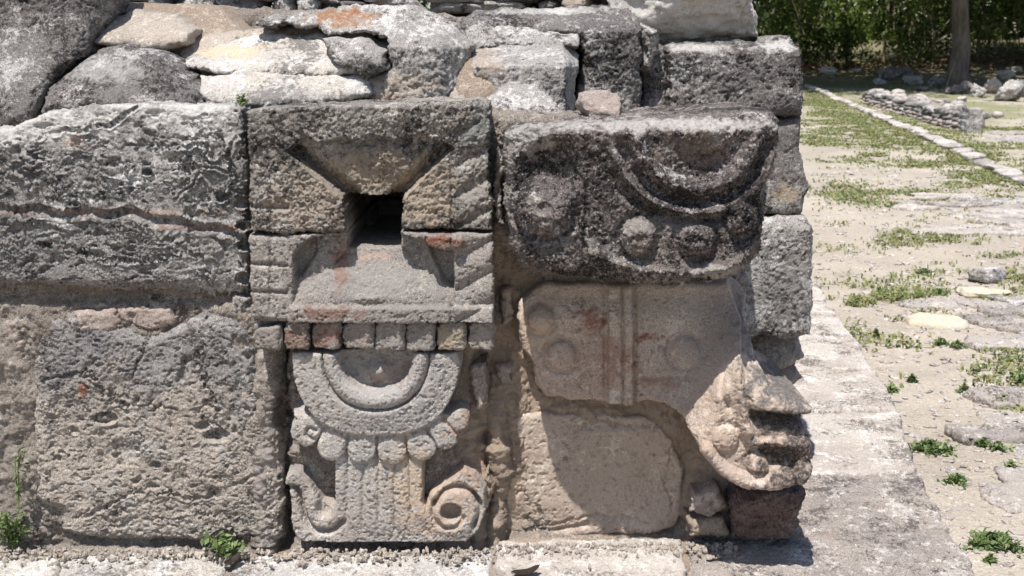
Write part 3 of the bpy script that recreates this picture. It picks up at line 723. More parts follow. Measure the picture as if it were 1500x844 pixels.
def brow_relief(U, V):
    h = np.zeros_like(U)
    h -= .10 * (sm(900, 740, U) ** 2) * .5 + .05 * sm(1060, 1150, U) ** 1.5          # face turns away at both ends
    h -= .015 * sm(370, 425, V) ** 2
    h += .016 * np.exp(-((V - 190) / 16) ** 2)
    # oval hollow and round boss on the left
    d = ell(U, V, 805, 252, 46, 44); h -= .040 * sm(1.2, .5, d)
    q = np.hypot(U - 797, V - 306); h += .040 * np.sqrt(np.clip(1 - (q / 46) ** 2, 0, 1)); h -= .014 * sm(12, 4, q)
    h -= .014 * np.exp(-((q - 48) / 5) ** 2) * sm(290, 320, V)
    # groove between the two halves
    h -= .011 * np.exp(-((U - 860 - 4 * np.sin(V * .03)) / 4.5) ** 2)
    # half-moon lid
    e = ell(U, V, 1022, 196, 100, 92)
    h += .021 * np.exp(-((e - .88) / .11) ** 2) * sm(190, 215, V)
    h -= .022 * np.exp(-((e - 1.10) / .07) ** 2) * sm(200, 220, V)
    h += .018 * np.exp(-((e - 1.26) / .07) ** 2) * sm(200, 240, V)
    h -= .020 * np.exp(-((e - 1.42) / .07) ** 2) * sm(240, 280, V) * sm(1090, 1060, U)
    h -= .018 * sm(.78, .66, e) - .020 * sm(.6, .2, ell(U, V, 1028, 205, 70, 62))
    for (cx, cy, rr) in ((936, 348, 29), (1020, 350, 29), (1090, 322, 26)):
        q = np.hypot(U - cx, V - cy)
        h += .030 * np.clip(1 - (q / rr) ** 3, 0, 1); h -= .012 * np.exp(-((q - rr - 3) / 5) ** 2); h -= .009 * sm(10, 4, q)
    c = curve([(868, 368), (905, 388), (960, 398), (1040, 398), (1090, 378), (1122, 335)], 6)
    h += .018 * np.exp(-(lined(U, V, c) / 9) ** 2)
    return h
brow_o = [(737, 225), (741, 205), (756, 194), (790, 187), (860, 182), (1000, 173), (1120, 165), (1146, 167), (1153, 180), (1150, 230), (1140, 280), (1130, 330), (1122, 372), (1100, 392), (1086, 412), (1040, 424), (960, 426), (900, 418), (860, 413), (800, 406), (762, 393), (744, 374), (740, 300)]
brow = wall_stone('brow_block', brow_o, -.255, M['brow'], depth=.52, rnd=.042, relief=brow_relief, rough=rough_crust, k=1.05, res=.0026, parent=mask, seed=8., wob=.005,
                  stains=[(770, 205, 40, 24, lin('#b5b0aa'), .9), (960, 183, 190, 11, lin('#c0bab4'), .85), (745, 300, 12, 90, lin('#9a938c'), .8), (1070, 400, 60, 12, lin('#b3aca4'), .8), (830, 360, 60, 20, lin('#8c847e'), .6), (1130, 270, 16, 60, lin('#a09890'), .5), (1020, 215, 60, 26, lin('#8c7c6e'), .6), (800, 315, 35, 25, lin('#8d827b'), .6), (960, 330, 60, 14, lin('#a9a29c'), .5)])
brow['label'] = 'blackened projecting stone carved with half-moon lid and round bosses'
def snout_swell(U, V):
    return .245 * sm(955, 1085, U + .5 * (V - 560)) * sm(415, 540, V)
def snout_relief(U, V):
    h = -.03 * sm(470, 430, V)
    # double cross band
    h = h + .020 * sm(20, 16, np.abs(U - 909)) - .012 * np.exp(-((U - 912) / 2.6) ** 2)
    h -= .005 * (np.exp(-((U - 886) / 2.6) ** 2) + np.exp(-((U - 931) / 2.6) ** 2))
    for cx, cy, r in ((822, 520, 22), (792, 468, 20), (1003, 516, 23)):              # rings, half worn away
        q = np.hypot(U - cx, V - cy); h += .020 * np.sqrt(np.clip(1 - (q / (r * .95)) ** 2, 0, 1)) - .008 * np.exp(-((q - r - 3) / 4) ** 2)
    h -= .006 * np.exp(-((V - 556 - 3 * np.sin(U * .03)) / 3.5) ** 2) * sm(935, 945, U) * sm(1040, 1010, U)
    # arris between the lit front and the grey flank
    ax = np.interp(V, [420, 470, 520, 560, 600, 640], [1070, 1086, 1084, 1088, 1096, 1100])
    fl = sm(-2, 12, U - ax) * sm(652, 640, V)
    h += .020 * np.exp(-((U - ax + 6) / 8) ** 2) * sm(480, 510, V) * sm(650, 630, V)
    lv = V - (U - 1100) * .12
    flank = -.17 + .20 * sm(455, 596, lv) ** 1.2 - .05 * sm(1100, 1190, U) * sm(598, 520, V)
    flank = mixf(flank, -.028 - .030 * np.exp(-((lv - 612) / 9) ** 2), sm(596, 606, lv))
    h = mixf(h, flank, fl)
    h -= .014 * np.exp(-(lined(U, V, curve([(1066, 540), (1058, 575), (1070, 600)], 5)) / 5) ** 2)
    h += .016 * np.exp(-(ell(U, V, 1056, 572, 14, 22)) ** 4)
    # tip: upper roll, dish with knob, lower lip
    c = curve([(1100, 638), (1122, 634), (1152, 638), (1178, 650), (1186, 672), (1182, 694)], 6)
    h += .034 * np.sqrt(np.clip(1 - (lined(U, V, c) / 19) ** 2, 0, 1)) * sm(1088, 1112, U)
    h -= .022 * sm(1.3, .3, ell(U, V, 1138, 674, 36, 15))
    for cx, cy, r, a in ((1064, 646, 20, .014), (1112, 682, 17, .026)):
        q = np.hypot(U - cx, V - cy); h += a * np.sqrt(np.clip(1 - (q / r) ** 2, 0, 1)); h -= .003 * np.exp(-((q - r - 3) / 5) ** 2)
    c = curve([(1034, 664), (1052, 688), (1080, 704), (1120, 712), (1165, 706), (1184, 694)], 6)
    h += .024 * np.sqrt(np.clip(1 - (lined(U, V, c) / 15) ** 2, 0, 1))
    h -= .03 * sm(1150, 1200, U) ** 1.5
    return h
snout_o = [(757, 470), (760, 446), (776, 430), (800, 420), (1070, 420), (1098, 434), (1112, 454), (1110, 490), (1116, 530), (1132, 568), (1160, 588), (1190, 602), (1190, 622), (1184, 640), (1192, 660), (1191, 688), (1176, 710), (1140, 722), (1096, 718), (1058, 700), (1034, 672), (1016, 642), (1002, 612), (978, 595), (920, 590), (860, 588), (800, 584), (786, 566), (782, 536), (766, 516)]
def shift(px, dx, dy): return [(x + dx, y + dy) for x, y in px]
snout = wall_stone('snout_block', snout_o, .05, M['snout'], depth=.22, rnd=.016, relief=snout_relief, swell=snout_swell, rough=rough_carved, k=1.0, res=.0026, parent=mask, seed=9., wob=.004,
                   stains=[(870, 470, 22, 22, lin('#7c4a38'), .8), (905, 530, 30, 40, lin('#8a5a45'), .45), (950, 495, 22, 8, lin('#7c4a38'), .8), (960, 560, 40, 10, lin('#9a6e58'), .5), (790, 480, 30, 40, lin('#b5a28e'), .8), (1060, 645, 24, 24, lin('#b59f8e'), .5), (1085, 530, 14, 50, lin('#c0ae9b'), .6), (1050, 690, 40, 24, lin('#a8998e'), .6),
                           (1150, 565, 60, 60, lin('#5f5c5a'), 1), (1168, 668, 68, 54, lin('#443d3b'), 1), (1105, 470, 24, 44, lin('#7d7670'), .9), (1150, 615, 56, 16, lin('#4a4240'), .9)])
snout['label'] = 'tan curling snout stone with raised bands, rings and a knobbed tip'
sup = wall_stone('support_stone', [(1072, 742), (1080, 716), (1110, 706), (1165, 700), (1174, 712), (1178, 784), (1160, 792), (1074, 790)], -.02, M['reddish'], depth=.2, rnd=.012,
                 relief=lambda U, V: .10 * sm(785, 712, V) - .014 * np.exp(-((V - 748 - .3 * (U - 1120)) / 5) ** 2) - .05 * sm(1150, 1180, U), rough=rough_pitted, k=1.1, res=.003, parent=mask, seed=10., wob=.006)
sup['label'] = 'dark reddish stone propping the snout tip'
pan = wall_stone('cheek_panel', [(728, 632), (732, 612), (752, 604), (830, 606), (920, 609), (964, 618), (986, 642), (1001, 684), (1003, 735), (990, 770), (962, 780), (880, 786), (800, 790), (740, 784), (720, 762), (724, 690)], .095, M['panel'], depth=.15, rnd=.014,
                 relief=lambda U, V: -.006 * sm(10, 2, np.abs(V - 625 + .06 * (U - 870))) * sm(840, 860, U) - .012 * sm(735, 770, V) * sm(860, 730, U) - .010 * np.exp(-(lined(U, V, [(770, 760), (800, 780), (860, 770)]) / 4) ** 2) + .006 * sm(770, 750, U),
                 rough=rough_soft, k=1.2, res=.003, parent=mask, seed=11., cracks=[([(850, 612), (900, 622), (960, 630)], .010), ([(985, 650), (975, 700), (985, 750)], .008), ([(740, 700), (790, 745), (800, 780)], .008), ([(800, 770), (880, 752), (950, 765)], .007)], wob=.006, stains=[(745, 690, 26, 70, lin('#c2ab90'), .6)])
pan['label'] = 'smooth tan stone panel below the snout'

# ------------------------------------------------------------------ loose rocks on the wall
p = on_wall(1003, 62, .62)
tag(rock('boulder', (p[0], p[1] + .1, p[2]), (.56, .5, .36), M['white'], seed=5, sub=6, box=.5, rough=.09, sink=.02, stains=[(1010, 10, 130, 60, lin('#cfcac4'), .8)]), 'rounded white pitted boulder lying on top of the ruined wall', 'boulder')
p = on_wall(878, 184, .1)
tag(rock('rock', tuple(p), (.125, .11, .095), M['chip'], seed=18, sub=5, box=.4, rough=.09, sink=.02), 'small loose brown rock in the gap behind the blackened carved block', 'rock')

# ------------------------------------------------------------------ plants, stones and debris
def blades(P, rs, hgt, wid, lean_=.6, per=1, tints=(0, 1)):
    """Short leaf blades rooted at points P: one bent quad pair each."""
    n = len(P); a = rs.uniform(0, 2 * math.pi, n); h = hgt * rs.uniform(.5, 1.2, n); w = wid * rs.uniform(.6, 1.3, n)
    d = np.stack([np.cos(a), np.sin(a), np.zeros(n)], 1); s = np.stack([-np.sin(a), np.cos(a), np.zeros(n)], 1)
    L = lean_ * rs.uniform(.3, 1.4, n)
    up = np.array([0, 0, 1.])
    mid = P + d * (h * L * .35)[:, None] + up * (h * .6)[:, None]
    tip = P + d * (h * L)[:, None] + up * (h * np.maximum(.15, 1 - .35 * L))[:, None]
    V = np.stack([P - s * (w * .25)[:, None], P + s * (w * .25)[:, None], mid + s * (w * .5)[:, None], mid - s * (w * .5)[:, None], tip], 1).reshape(-1, 3)
    k = np.arange(n)[:, None] * 5
    t = np.repeat(rs.uniform(tints[0], tints[1], n), 5)
    return V, k + np.array([[0, 1, 2, 3]]), k + np.array([[3, 2, 4]]), t
def tint1(t): return np.stack([t, t, t, np.ones(len(t))], 1)
def leaves(P, rs, size, tints=(0, 1), flat=.0, aspect=.5):
    """Leaf quads (diamond) facing every way at points P."""
    n = len(P); nrm = rs.normal(size=(n, 3)); nrm[:, 2] = np.abs(nrm[:, 2]) + flat; nrm /= np.linalg.norm(nrm, axis=1)[:, None]
    r = rs.normal(size=(n, 3)); a = np.cross(nrm, r); a /= np.linalg.norm(a, axis=1)[:, None]; b = np.cross(nrm, a)
    s = (size * rs.uniform(.55, 1.3, n))[:, None]
    V = np.stack([P - a * s, P + b * s * aspect, P + a * s, P - b * s * aspect], 1).reshape(-1, 3)
    return V, np.arange(n)[:, None] * 4 + np.arange(4)[None], np.repeat(rs.uniform(*tints, n), 4)
def tube(pts, rad, n=8):
    pts = np.array(pts, float); V, Q = [], []
    for k, p in enumerate(pts):
        d = pts[min(k + 1, len(pts) - 1)] - pts[max(k - 1, 0)]; d /= np.linalg.norm(d)
        u = np.cross(d, [.3, .9, .2]); u /= np.linalg.norm(u); w = np.cross(d, u)
        for j in range(n):
            a = 2 * math.pi * j / n; V.append(p + rad[k] * (math.cos(a) * u + math.sin(a) * w))
        if k:
            for j in range(n):
                Q.append([(k - 1) * n + j, (k - 1) * n + (j + 1) % n, k * n + (j + 1) % n, k * n + j])
    V.append(pts[-1]); m_ = (len(pts) - 1) * n
    T = [[m_ + j, m_ + (j + 1) % n, len(V) - 1] for j in range(n)]
    return np.array(V), np.array(Q), np.array(T)
def join(parts):
    V, qs, ts, off = [], [], [], 0
    for v, q, t_ in parts:
        V.append(v); qs.append(q + off); ts.append(t_ + off); off += len(v)
    return np.concatenate(V), [np.concatenate(qs), np.concatenate(ts)]
rs = np.random.RandomState(21)

# grass in the pale soil (nobody could count it)
PATCH = [(1200, 150, 30, 8), (1250, 168, 50, 7), (1300, 190, 60, 8), (1350, 210, 60, 8), (1400, 232, 60, 9), (1450, 258, 60, 9), (1215, 200, 60, 5), (1225, 182, 60, 4), (1235, 281, 55, 11), (1305, 292, 75, 11), (1370, 285, 36, 7), (1328, 350, 40, 12), (1412, 354, 60, 6), (1330, 430, 46, 6), (1262, 443, 20, 5), (1300, 436, 30, 5), (1462, 537, 46, 16), (1492, 592, 24, 20), (1480, 508, 30, 6), (1488, 410, 24, 14),
         (1235, 190, 80, 5), (1290, 178, 90, 5), (1330, 197, 90, 7), (1370, 216, 80, 7), (1425, 232, 60, 9), (1465, 252, 50, 9), (1500, 262, 50, 10), (1205, 142, 24, 9), (1232, 156, 36, 5), (1250, 235, 60, 3), (1270, 212, 60, 4), (1210, 210, 36, 4), (1490, 285, 40, 9),
         (1440, 375, 50, 4), (1205, 168, 20, 4), (1340, 240, 50, 4), (1420, 270, 40, 4), (1280, 228, 20, 2), (1480, 215, 60, 4), (1460, 190, 60, 4), (1540, 240, 60, 8), (1580, 300, 60, 14), (1600, 400, 60, 16), (1560, 500, 40, 16), (1270, 118, 60, 4), (1330, 128, 60, 4), (1240, 108, 40, 3)]
pts = []
for cx, cy, rx, ry in PATCH:
    c0 = gpoint(cx, cy); area = abs((gpoint(cx + rx, cy) - c0)[0] * (gpoint(cx, cy - ry) - gpoint(cx, cy + ry))[1])
    n = int(np.clip(area * 5200 / max(1, (c0[1] + 2.9) / 7), 400, 9000))
    a = rs.uniform(0, 6.28, n); r = np.sqrt(rs.uniform(0, 1, n)) * rs.uniform(.7, 1.25, n)
    for k in range(n):
        pts.append(on_floor(cx + 1.15 * rx * r[k] * math.cos(a[k]), max(104, cy + 1.3 * ry * r[k] * math.sin(a[k])), GZ))
for _ in range(26000):
    pts.append(on_floor(rs.uniform(1190, 1640), 112 + 470 * rs.uniform(0, 1) ** 1.6, GZ))
pts = np.array(pts); wide = np.arange(len(pts)) >= len(pts) - 26000
keep = (fbm(pts * [1, 1, 0], 2.2, 4, .6, 3) + .5 * fbm(pts * [1, 1, 0], 9, 3, .6, 5)) > np.where(wide, rs.uniform(.12, .5, len(pts)), rs.uniform(-.45, .2, len(pts)))
keep &= pts[:, 0] > edge_at(pts[:, 1])[0] + .06
pts = pts[keep]; pts[:, 2] = ground_z(pts)
V, q, t3, tt = blades(pts, rs, .034, .013 * np.clip((pts[:, 1] + 2.9) / 8, 1, 2.2), 1.25)
V = V + 0
o = link('grass', mesh_from('grass', V, [q, t3], False, tint1(tt)), M['grass'])
tag(o, 'short patchy green grass growing in the pale dry soil', 'grass'); o['kind'] = 'stuff'

# gravel and crumbs of stone
P = []
for _ in range(2600):
    px, py = rs.uniform(1190, 1620), 844 - 600 * rs.uniform(0, 1) ** .7
    p = on_floor(px, py, GZ)
    if p[0] > edge_at(p[1])[0] + .03: P.append((p[0], p[1], float(rs.uniform(.004, .016) * (1 + .12 * p[1]))))
P = np.array(P); Vi, Ti = ico(1)
base = P[:, :2]; z = ground_z(np.c_[base, np.zeros(len(P))])
sc_ = P[:, 2][:, None, None] * rs.uniform(.5, 1.3, (len(P), 1, 3)) * [1.2, 1.2, .6]
V = (Vi[None] * sc_ * (1 + .25 * rs.normal(size=(len(P), len(Vi), 1)))) + np.c_[base, z][:, None]
T = (Ti[None] + (np.arange(len(P)) * len(Vi))[:, None, None]).reshape(-1, 3)
o = link('gravel', mesh_from('gravel', V.reshape(-1, 3), [T], False, np.zeros((len(V.reshape(-1, 3)), 4))), M['flat']); tag(o, 'pale crumbs of stone scattered over the soil', 'gravel'); o['kind'] = 'stuff'
# crumbs along the foot of the wall
P = []
for _ in range(900):
    px = rs.uniform(-60, 1080); p = on_floor(px, 806 + abs(rs.normal(0, 9)) - (8 if px > 720 else 0), 0)
    P.append((p[0], p[1], rs.uniform(.0025, .009)))
P = np.array(P)
sc_ = P[:, 2][:, None, None] * rs.uniform(.5, 1.3, (len(P), 1, 3))
V = (Vi[None] * sc_ * (1 + .25 * rs.normal(size=(len(P), len(Vi), 1)))) + np.c_[P[:, :2], P[:, 2] * .2][:, None]
T = (Ti[None] + (np.arange(len(P)) * len(Vi))[:, None, None]).reshape(-1, 3)
o = link('gravel', mesh_from('gravel', V.reshape(-1, 3), [T], False, np.zeros((len(V.reshape(-1, 3)), 4))), M['beige']); tag(o, 'fine stone crumbs along the foot of the ruined wall', 'gravel'); o['kind'] = 'stuff'

# flat stones of old paving in the soil (pieces of the ground)
def paving(px0, px1, py0, py1, sx, sy):
    a, b_, c_ = gpoint(px0, py1), gpoint(px1, py1), gpoint(px0, py0)
    y_, row = a[1], 0
    while y_ < c_[1]:
        h_ = sy * rs.uniform(.75, 1.3); x_ = a[0] + rs.uniform(0, sx) + .25 * (y_ - a[1])
        while x_ < b_[0] + .3 * (y_ - a[1]):
            w_ = sx * rs.uniform(.6, 1.5)
            if rs.rand() < .8:
                j_ = lambda: rs.uniform(-.16, .16)
                q_ = [(x_ + w_ * u_ + sx * j_(), y_ + h_ * v_ + sy * j_()) for u_, v_ in ((.03, .05), (.5, -.02), (.97, .04), (1.0, .5), (.96, .95), (.5, 1.0), (.04, .95), (0, .5))]
                c0 = np.array([x_ + w_ / 2, y_ + h_ / 2, 0.]); z_ = float(ground_z(c0[None])[0])
                slab('stone', q_, ((0, 0, z_ + .022 + .014 * rs.rand()), X_, Y_, Z_), M[('flat', 'grey', 'slabgrey', 'flat')[rs.randint(4)]], depth=.05, res=max(.012, w_ / 40), rnd=.012, rough=rough_grain, k=2.0, wob=.02, wobf=6, parent=ground, rings=2, seed=80. + row * 7 + x_)
            x_ += w_
        y_ += h_; row += 1
paving(1330, 1560, 292, 345, .55, .30)
paving(1300, 1560, 445, 515, .36, .22)
paving(1470, 1620, 600, 800, .26, .2)
paving(1450, 1600, 192, 214, .9, .6)
p = gpoint(1370, 468)
for dx, ln in ((0, .30), (.26, .26)):
    pass
yo = floor_stone('flat_rock', [(1326, 462), (1345, 456), (1372, 459), (1398, 460), (1420, 468), (1416, 475), (1380, 474), (1350, 472), (1330, 469)], GZ + .030, M['yellow'], depth=.06, res=.01, rnd=.025, rough=rough_soft, k=1., wob=.01, rings=4)
tag(yo, 'smooth cream-yellow flat rock bedded in the soil among grey paving', 'rock')
p = gpoint(1442, 432); tag(rock('flat_rock', tuple(p), (.34, .22, .07), M['yellow'], seed=31, sub=4, box=.5, sink=.35), 'pale cream flat rock lying beside the grey lump of stone', 'rock')
p = gpoint(1446, 414); tag(rock('rock', tuple(p), (.24, .2, .13), M['grey'], seed=32, sub=4, box=.4), 'grey rounded lump of stone lying on the bare soil', 'rock')

# weeds that stand alone
def weed(px, py, rx, ry, hgt, n, label, group=None, Z=None, size=.012, mat='weed'):
    c0 = gpoint(px, py) if Z is None else on_floor(px, py, Z)
    w = abs(rx / F_PX * (c0[1] + 2.9)); d = w * .75
    a = rs.uniform(0, 6.28, n); r = np.minimum(np.abs(rs.normal(0, .5, n)), 1.15) * (1 + .4 * np.sin(a * 3 + px) + .25 * np.sin(a * 7 + py))
    P = np.stack([w * r * np.cos(a), d * r * np.sin(a), .004 + rs.uniform(0, 1, n) ** 1.5 * hgt * np.maximum(.15, .8 - .6 * r)], 1)
    v1, q1, t1 = leaves(P, rs, size, (0, 1), .5)
    v2, q2, t2, tt2 = blades(P[: n // 4] * [1, 1, .1], rs, hgt * .8, size * .6, 1.1)
    V = np.concatenate([v1, v2]); me = mesh_from('weed', V, [np.concatenate([q1, q2 + len(v1)]), t2 + len(v1)], False, tint1(np.concatenate([t1, tt2])))
    o = link('weed', me, M[mat], None, tuple(c0)); return tag(o, label, 'weed', group)
weed(1362, 662, 40, 18, .05, 420, 'dense low green weed against the edge of the platform')
weed(1400, 710, 20, 11, .04, 200, 'small round green weed in bare soil between two larger clumps')
weed(1455, 800, 46, 24, .05, 520, 'broad sprawling green weed beside the corner of the platform', size=.013)
weed(1450, 826, 9, 6, .03, 60, 'tiny green sprig below the broad sprawling weed')
G_ = 'sprigs in the bare soil'
for px, py, rx, n, lb in ((1283, 493, 10, 70, 'tiny green sprig beside the far slabs of the platform edge'), (1378, 506, 16, 110, 'low green sprig in front of the cream-yellow flat rock'), (1402, 510, 14, 90, 'green sprig among cracked grey paving in front of the cream-yellow rock'),
        (1352, 402, 26, 200, 'wide low green weed in bare soil behind the cream-yellow rock'), (1376, 432, 18, 110, 'green sprig just behind the cream-yellow flat rock'), (1460, 662, 16, 110, 'loose green sprig right of the dense weed by the platform edge'),
        (1440, 655, 12, 70, 'small sprig between the dense edge weed and a looser sprig'), (1308, 575, 12, 70, 'small sprig hugging the platform edge behind the dense weed'), (1480, 690, 10, 50, 'tiny sprig beside the grey paving near the broad weed'),
        (1336, 560, 7, 80, 'tiny lone sprig in open pale soil'), (1412, 575, 7, 80, 'tiny lone sprig in open pale soil'), (1495, 560, 20, 140, 'leafy sprig at the edge of the ragged grass patch'), (1470, 592, 18, 120, 'leafy sprig in front of the ragged grass patch')):
    weed(px, py, rx, 8, .045, n, lb, G_)
tp = on_wall(354, 154, -.03)
o = weed(0, 0, 1, 1, .02, 4, 'x'); bpy.data.objects.remove(o)
def sprig(loc, label, nl, spread, hgt, size, mat='weed', arch=True, up_only=False):
    root = thing('weed', label, 'weed', loc)
    st, lv = [], []
    for k in range(nl):
        a = rs.uniform(0, 6.28); L = rs.uniform(.6, 1.1)
        e = np.array([math.cos(a) * spread * L, math.sin(a) * spread * L * .6 - spread * .25, hgt * rs.uniform(.55, 1.05)])
        c_ = [np.zeros(3), e * [.35, .35, .65], e * [.7, .7, .95], e]
        st.append(tube(c_, [.0016, .0014, .0011, .0006], 5))
        for t_ in np.linspace(.25, 1, 7):
            b_ = np.array(c_[0]) * (1 - t_) ** 2 + 2 * t_ * (1 - t_) * c_[1] + t_ ** 2 * e
            lv.append(b_ + rs.normal(0, .004, 3))
    V, ps = join(st); link('stem', mesh_from('stem', V, ps, True), M['stem'], root, loc)
    v, q, t_ = leaves(np.repeat(np.array(lv), 3, 0) + rs.normal(0, size * .5, (len(lv) * 3, 3)), rs, size, (0, 1), .8, .34)
    link('leaf', mesh_from('leaf', v, [q], False, tint1(t_)), M[mat], root, loc)
    return root
p = on_floor(326, 812, 0); sprig((p[0], p[1], 0), 'low fern-like green weed rooted at the foot of the pitted block', 9, .075, .05, .014)
p = on_floor(20, 806, 0); sprig((p[0], p[1], 0), 'bushy green weed in the joint at the wall foot', 16, .05, .12, .010)
p = on_wall(26, 690, -.03); sprig((p[0], p[1] - .015, p[2] - .1), 'thin upright weed climbing the mortar joint', 4, .03, .2, .008)
p = on_wall(354, 154, -.03); sprig((p[0], p[1], p[2] - .004), 'tiny yellowish green sprig on top of the rough block', 7, .012, .03, .006)
# dead leaves and twigs
def dead_leaf(px, py, Z, L, rot, label):
    n = 9; u = np.linspace(-1, 1, n); w = .42 * np.sqrt(np.clip(1 - u * u, 0, 1)) + .02
    V = np.concatenate([np.stack([u, s_ * w, .22 * u * u + .25 * abs(s_) * w + (.3 * np.maximum(u, 0) ** 2)], 1) for s_ in (-1, 0, 1)]) * L / 2
    V[:, 2] -= V[:, 2].min() - .002
    c_, s2 = math.cos(rot), math.sin(rot); V = np.stack([V[:, 0] * c_ - V[:, 1] * s2, V[:, 0] * s2 + V[:, 1] * c_, V[:, 2]], 1)
    Q = np.array([[r_ * n + k, r_ * n + k + 1, (r_ + 1) * n + k + 1, (r_ + 1) * n + k] for r_ in range(2) for k in range(n - 1)])
    c0 = on_floor(px, py, Z)
    return tag(link('dead_leaf', mesh_from('dead_leaf', V, [Q], True), M['deadleaf'], None, tuple(c0)), label, 'leaf')
m, nt, b = node_mat('blackened_dead_leaf', .6, .3); t = NT(nt)
nt.links.new(t.mix(t.noise(90, 4, .6, 1), lin('#1c1816'), lin('#3a3029')), b.inputs['Base Color']); M['deadleaf'] = m
dead_leaf(770, 841, .004, .075, .25, 'curled black dead leaf on the white paving slab')
dead_leaf(340, 824, .004, .055, 1.0, 'dark shrivelled leaf in the slab joint under the fern-like weed')

# ------------------------------------------------------------------ far kerb, low wall, stone post
kerb = bpy.data.objects.new('kerb', None); COL.objects.link(kerb); kerb['kind'] = 'structure'
K0, K1 = gpoint(1560, 292), gpoint(1183, 126)
n_k = int(np.linalg.norm(K1 - K0) / .62)
for k in range(n_k):
    c0 = K0 + (K1 - K0) * (k + .5) / n_k + rs.normal(0, .02, 3) * [1, 0, 0]; c0[2] = float(ground_z(c0[None])[0])
    ang = math.atan2((K1 - K0)[1], (K1 - K0)[0])
    rock('stone', tuple(c0), (.62, .26 + .06 * rs.rand(), .10), M[('slab', 'flat', 'slabgrey')[k % 3]], seed=300 + k, sub=2 if c0[1] > 22 else 3, box=.75, rough=.08, parent=kerb, rotz=ang, sink=.2)
PB, PE = gpoint(1408, 193), gpoint(1262, 151)
lw = thing('low_wall', 'low ruined dry-stone wall of dark rubble ending in a grey stone post', 'wall', tuple(PB))
ang = math.atan2((PE - PB)[1], (PE - PB)[0]); L = np.linalg.norm(PE - PB); du = (PE - PB) / L; dn = np.array([-du[1], du[0], 0]); dn = dn if dn[0] > 0 else -dn
for c_ in range(4):
    s_ = 0.0; hh = .07
    while s_ < L:
        l_ = rs.uniform(.22, .55) * (1.5 if c_ >= 2 else 1)
        q_ = PB + du * (s_ + l_ / 2) + dn * (.12 + .02 * c_)
        rock('stone', (q_[0], q_[1], float(ground_z(q_[None])[0]) + c_ * hh), (l_ * 1.02, .36, hh * (1.25 if c_ < 3 else 1.5)), M[('chip', 'chip', 'dark', 'dark')[c_] if rs.rand() > .25 else 'grey'], seed=rs.randint(9999), sub=2, box=.7, rough=.1, parent=lw, rotz=ang + rs.normal(0, .05), sink=.1)
        s_ += l_ * 1.02
for k in range(90):                                                  # loose rubble filling the wall's top
    s_ = rs.uniform(.6, L); q_ = PB + du * s_ + dn * rs.uniform(.2, .75)
    sz = rs.uniform(.14, .34)
    rock('stone', (q_[0], q_[1], float(ground_z(q_[None])[0]) + .24 - .12 * rs.rand()), (sz, sz * .8, sz * .6), M[('flat', 'dark', 'grey')[k % 3]], seed=600 + k, sub=2, box=.5, parent=lw)
fl = [tuple((PB + du * a_ + dn * b_)[:2]) for a_, b_ in ((1.2, .12), (L, .12), (L, .7), (1.2, .7))]
slab('core', fl, ((0, 0, GZ + .27), X_, Y_, Z_), M['gmortar'], depth=.4, res=.06, rnd=.08, rough=rough_pebble, k=3, parent=lw, rings=2)
pp = gpoint(1427, 196)
post = slab('post', [(-.13, 0), (.13, 0), (.135, .2), (.13, .44), (-.12, .45), (-.135, .2)], ((pp[0], pp[1], pp[2] - .04), X_, Z_, (0, -1, 0)), M['grey'], depth=.3, res=.015, rnd=.02, rough=rough_grain, k=2, wob=.01, parent=lw, rings=4)
post['label'] = 'upright grey stone post at the end of the low wall'

# ------------------------------------------------------------------ rocks and trees at the edge of the wood
BO = [(1213, 109, 26, 10, 'flat'), (1255, 107, 16, 6, 'flat'), (1300, 117, 30, 16, 'dark'), (1326, 113, 24, 14, 'dark'), (1335, 124, 30, 12, 'grey'), (1288, 124, 18, 10, 'grey'), (1396, 138, 26, 14, 'dark'), (1416, 138, 26, 20, 'dark'), (1432, 142, 22, 18, 'grey'), (1455, 137, 30, 22, 'flat'), (1478, 148, 44, 28, 'grey'), (1500, 142, 40, 22, 'dark'), (1474, 116, 26, 14, 'flat'), (1490, 108, 22, 10, 'flat'), (1410, 150, 16, 8, 'flat'), (1530, 150, 50, 30, 'grey'), (1370, 128, 30, 14, 'dark'), (1350, 134, 20, 8, 'dark'), (1326, 150, 6, 4, 'white')]
for n, (px, py, w, h, mt) in enumerate(BO):
    p = gpoint(px, py); k = (p[1] + 2.9) / F_PX
    tag(rock('boulder', tuple(p), (w * k, w * k * .8, h * k * 1.15), M[mt], seed=700 + n, sub=4, box=.35, rough=.24, rotz=rs.uniform(0, 3)), 'rough %s boulder lying along the shady edge of the wood' % ('dark' if mt == 'dark' else 'grey'), 'boulder', 'boulders along the wood edge' if mt != 'dark' else 'dark boulders along the wood edge')
def crown_points(n, c, r, rs, clumps=16, sp=.36):
    cc = rs.normal(size=(clumps, 3)); cc /= np.linalg.norm(cc, axis=1)[:, None]; cc = c + cc * np.array(r) * rs.uniform(.35, 1, (clumps, 1))
    return cc[rs.randint(clumps, size=n)] + rs.normal(size=(n, 3)) * np.array(r) * sp
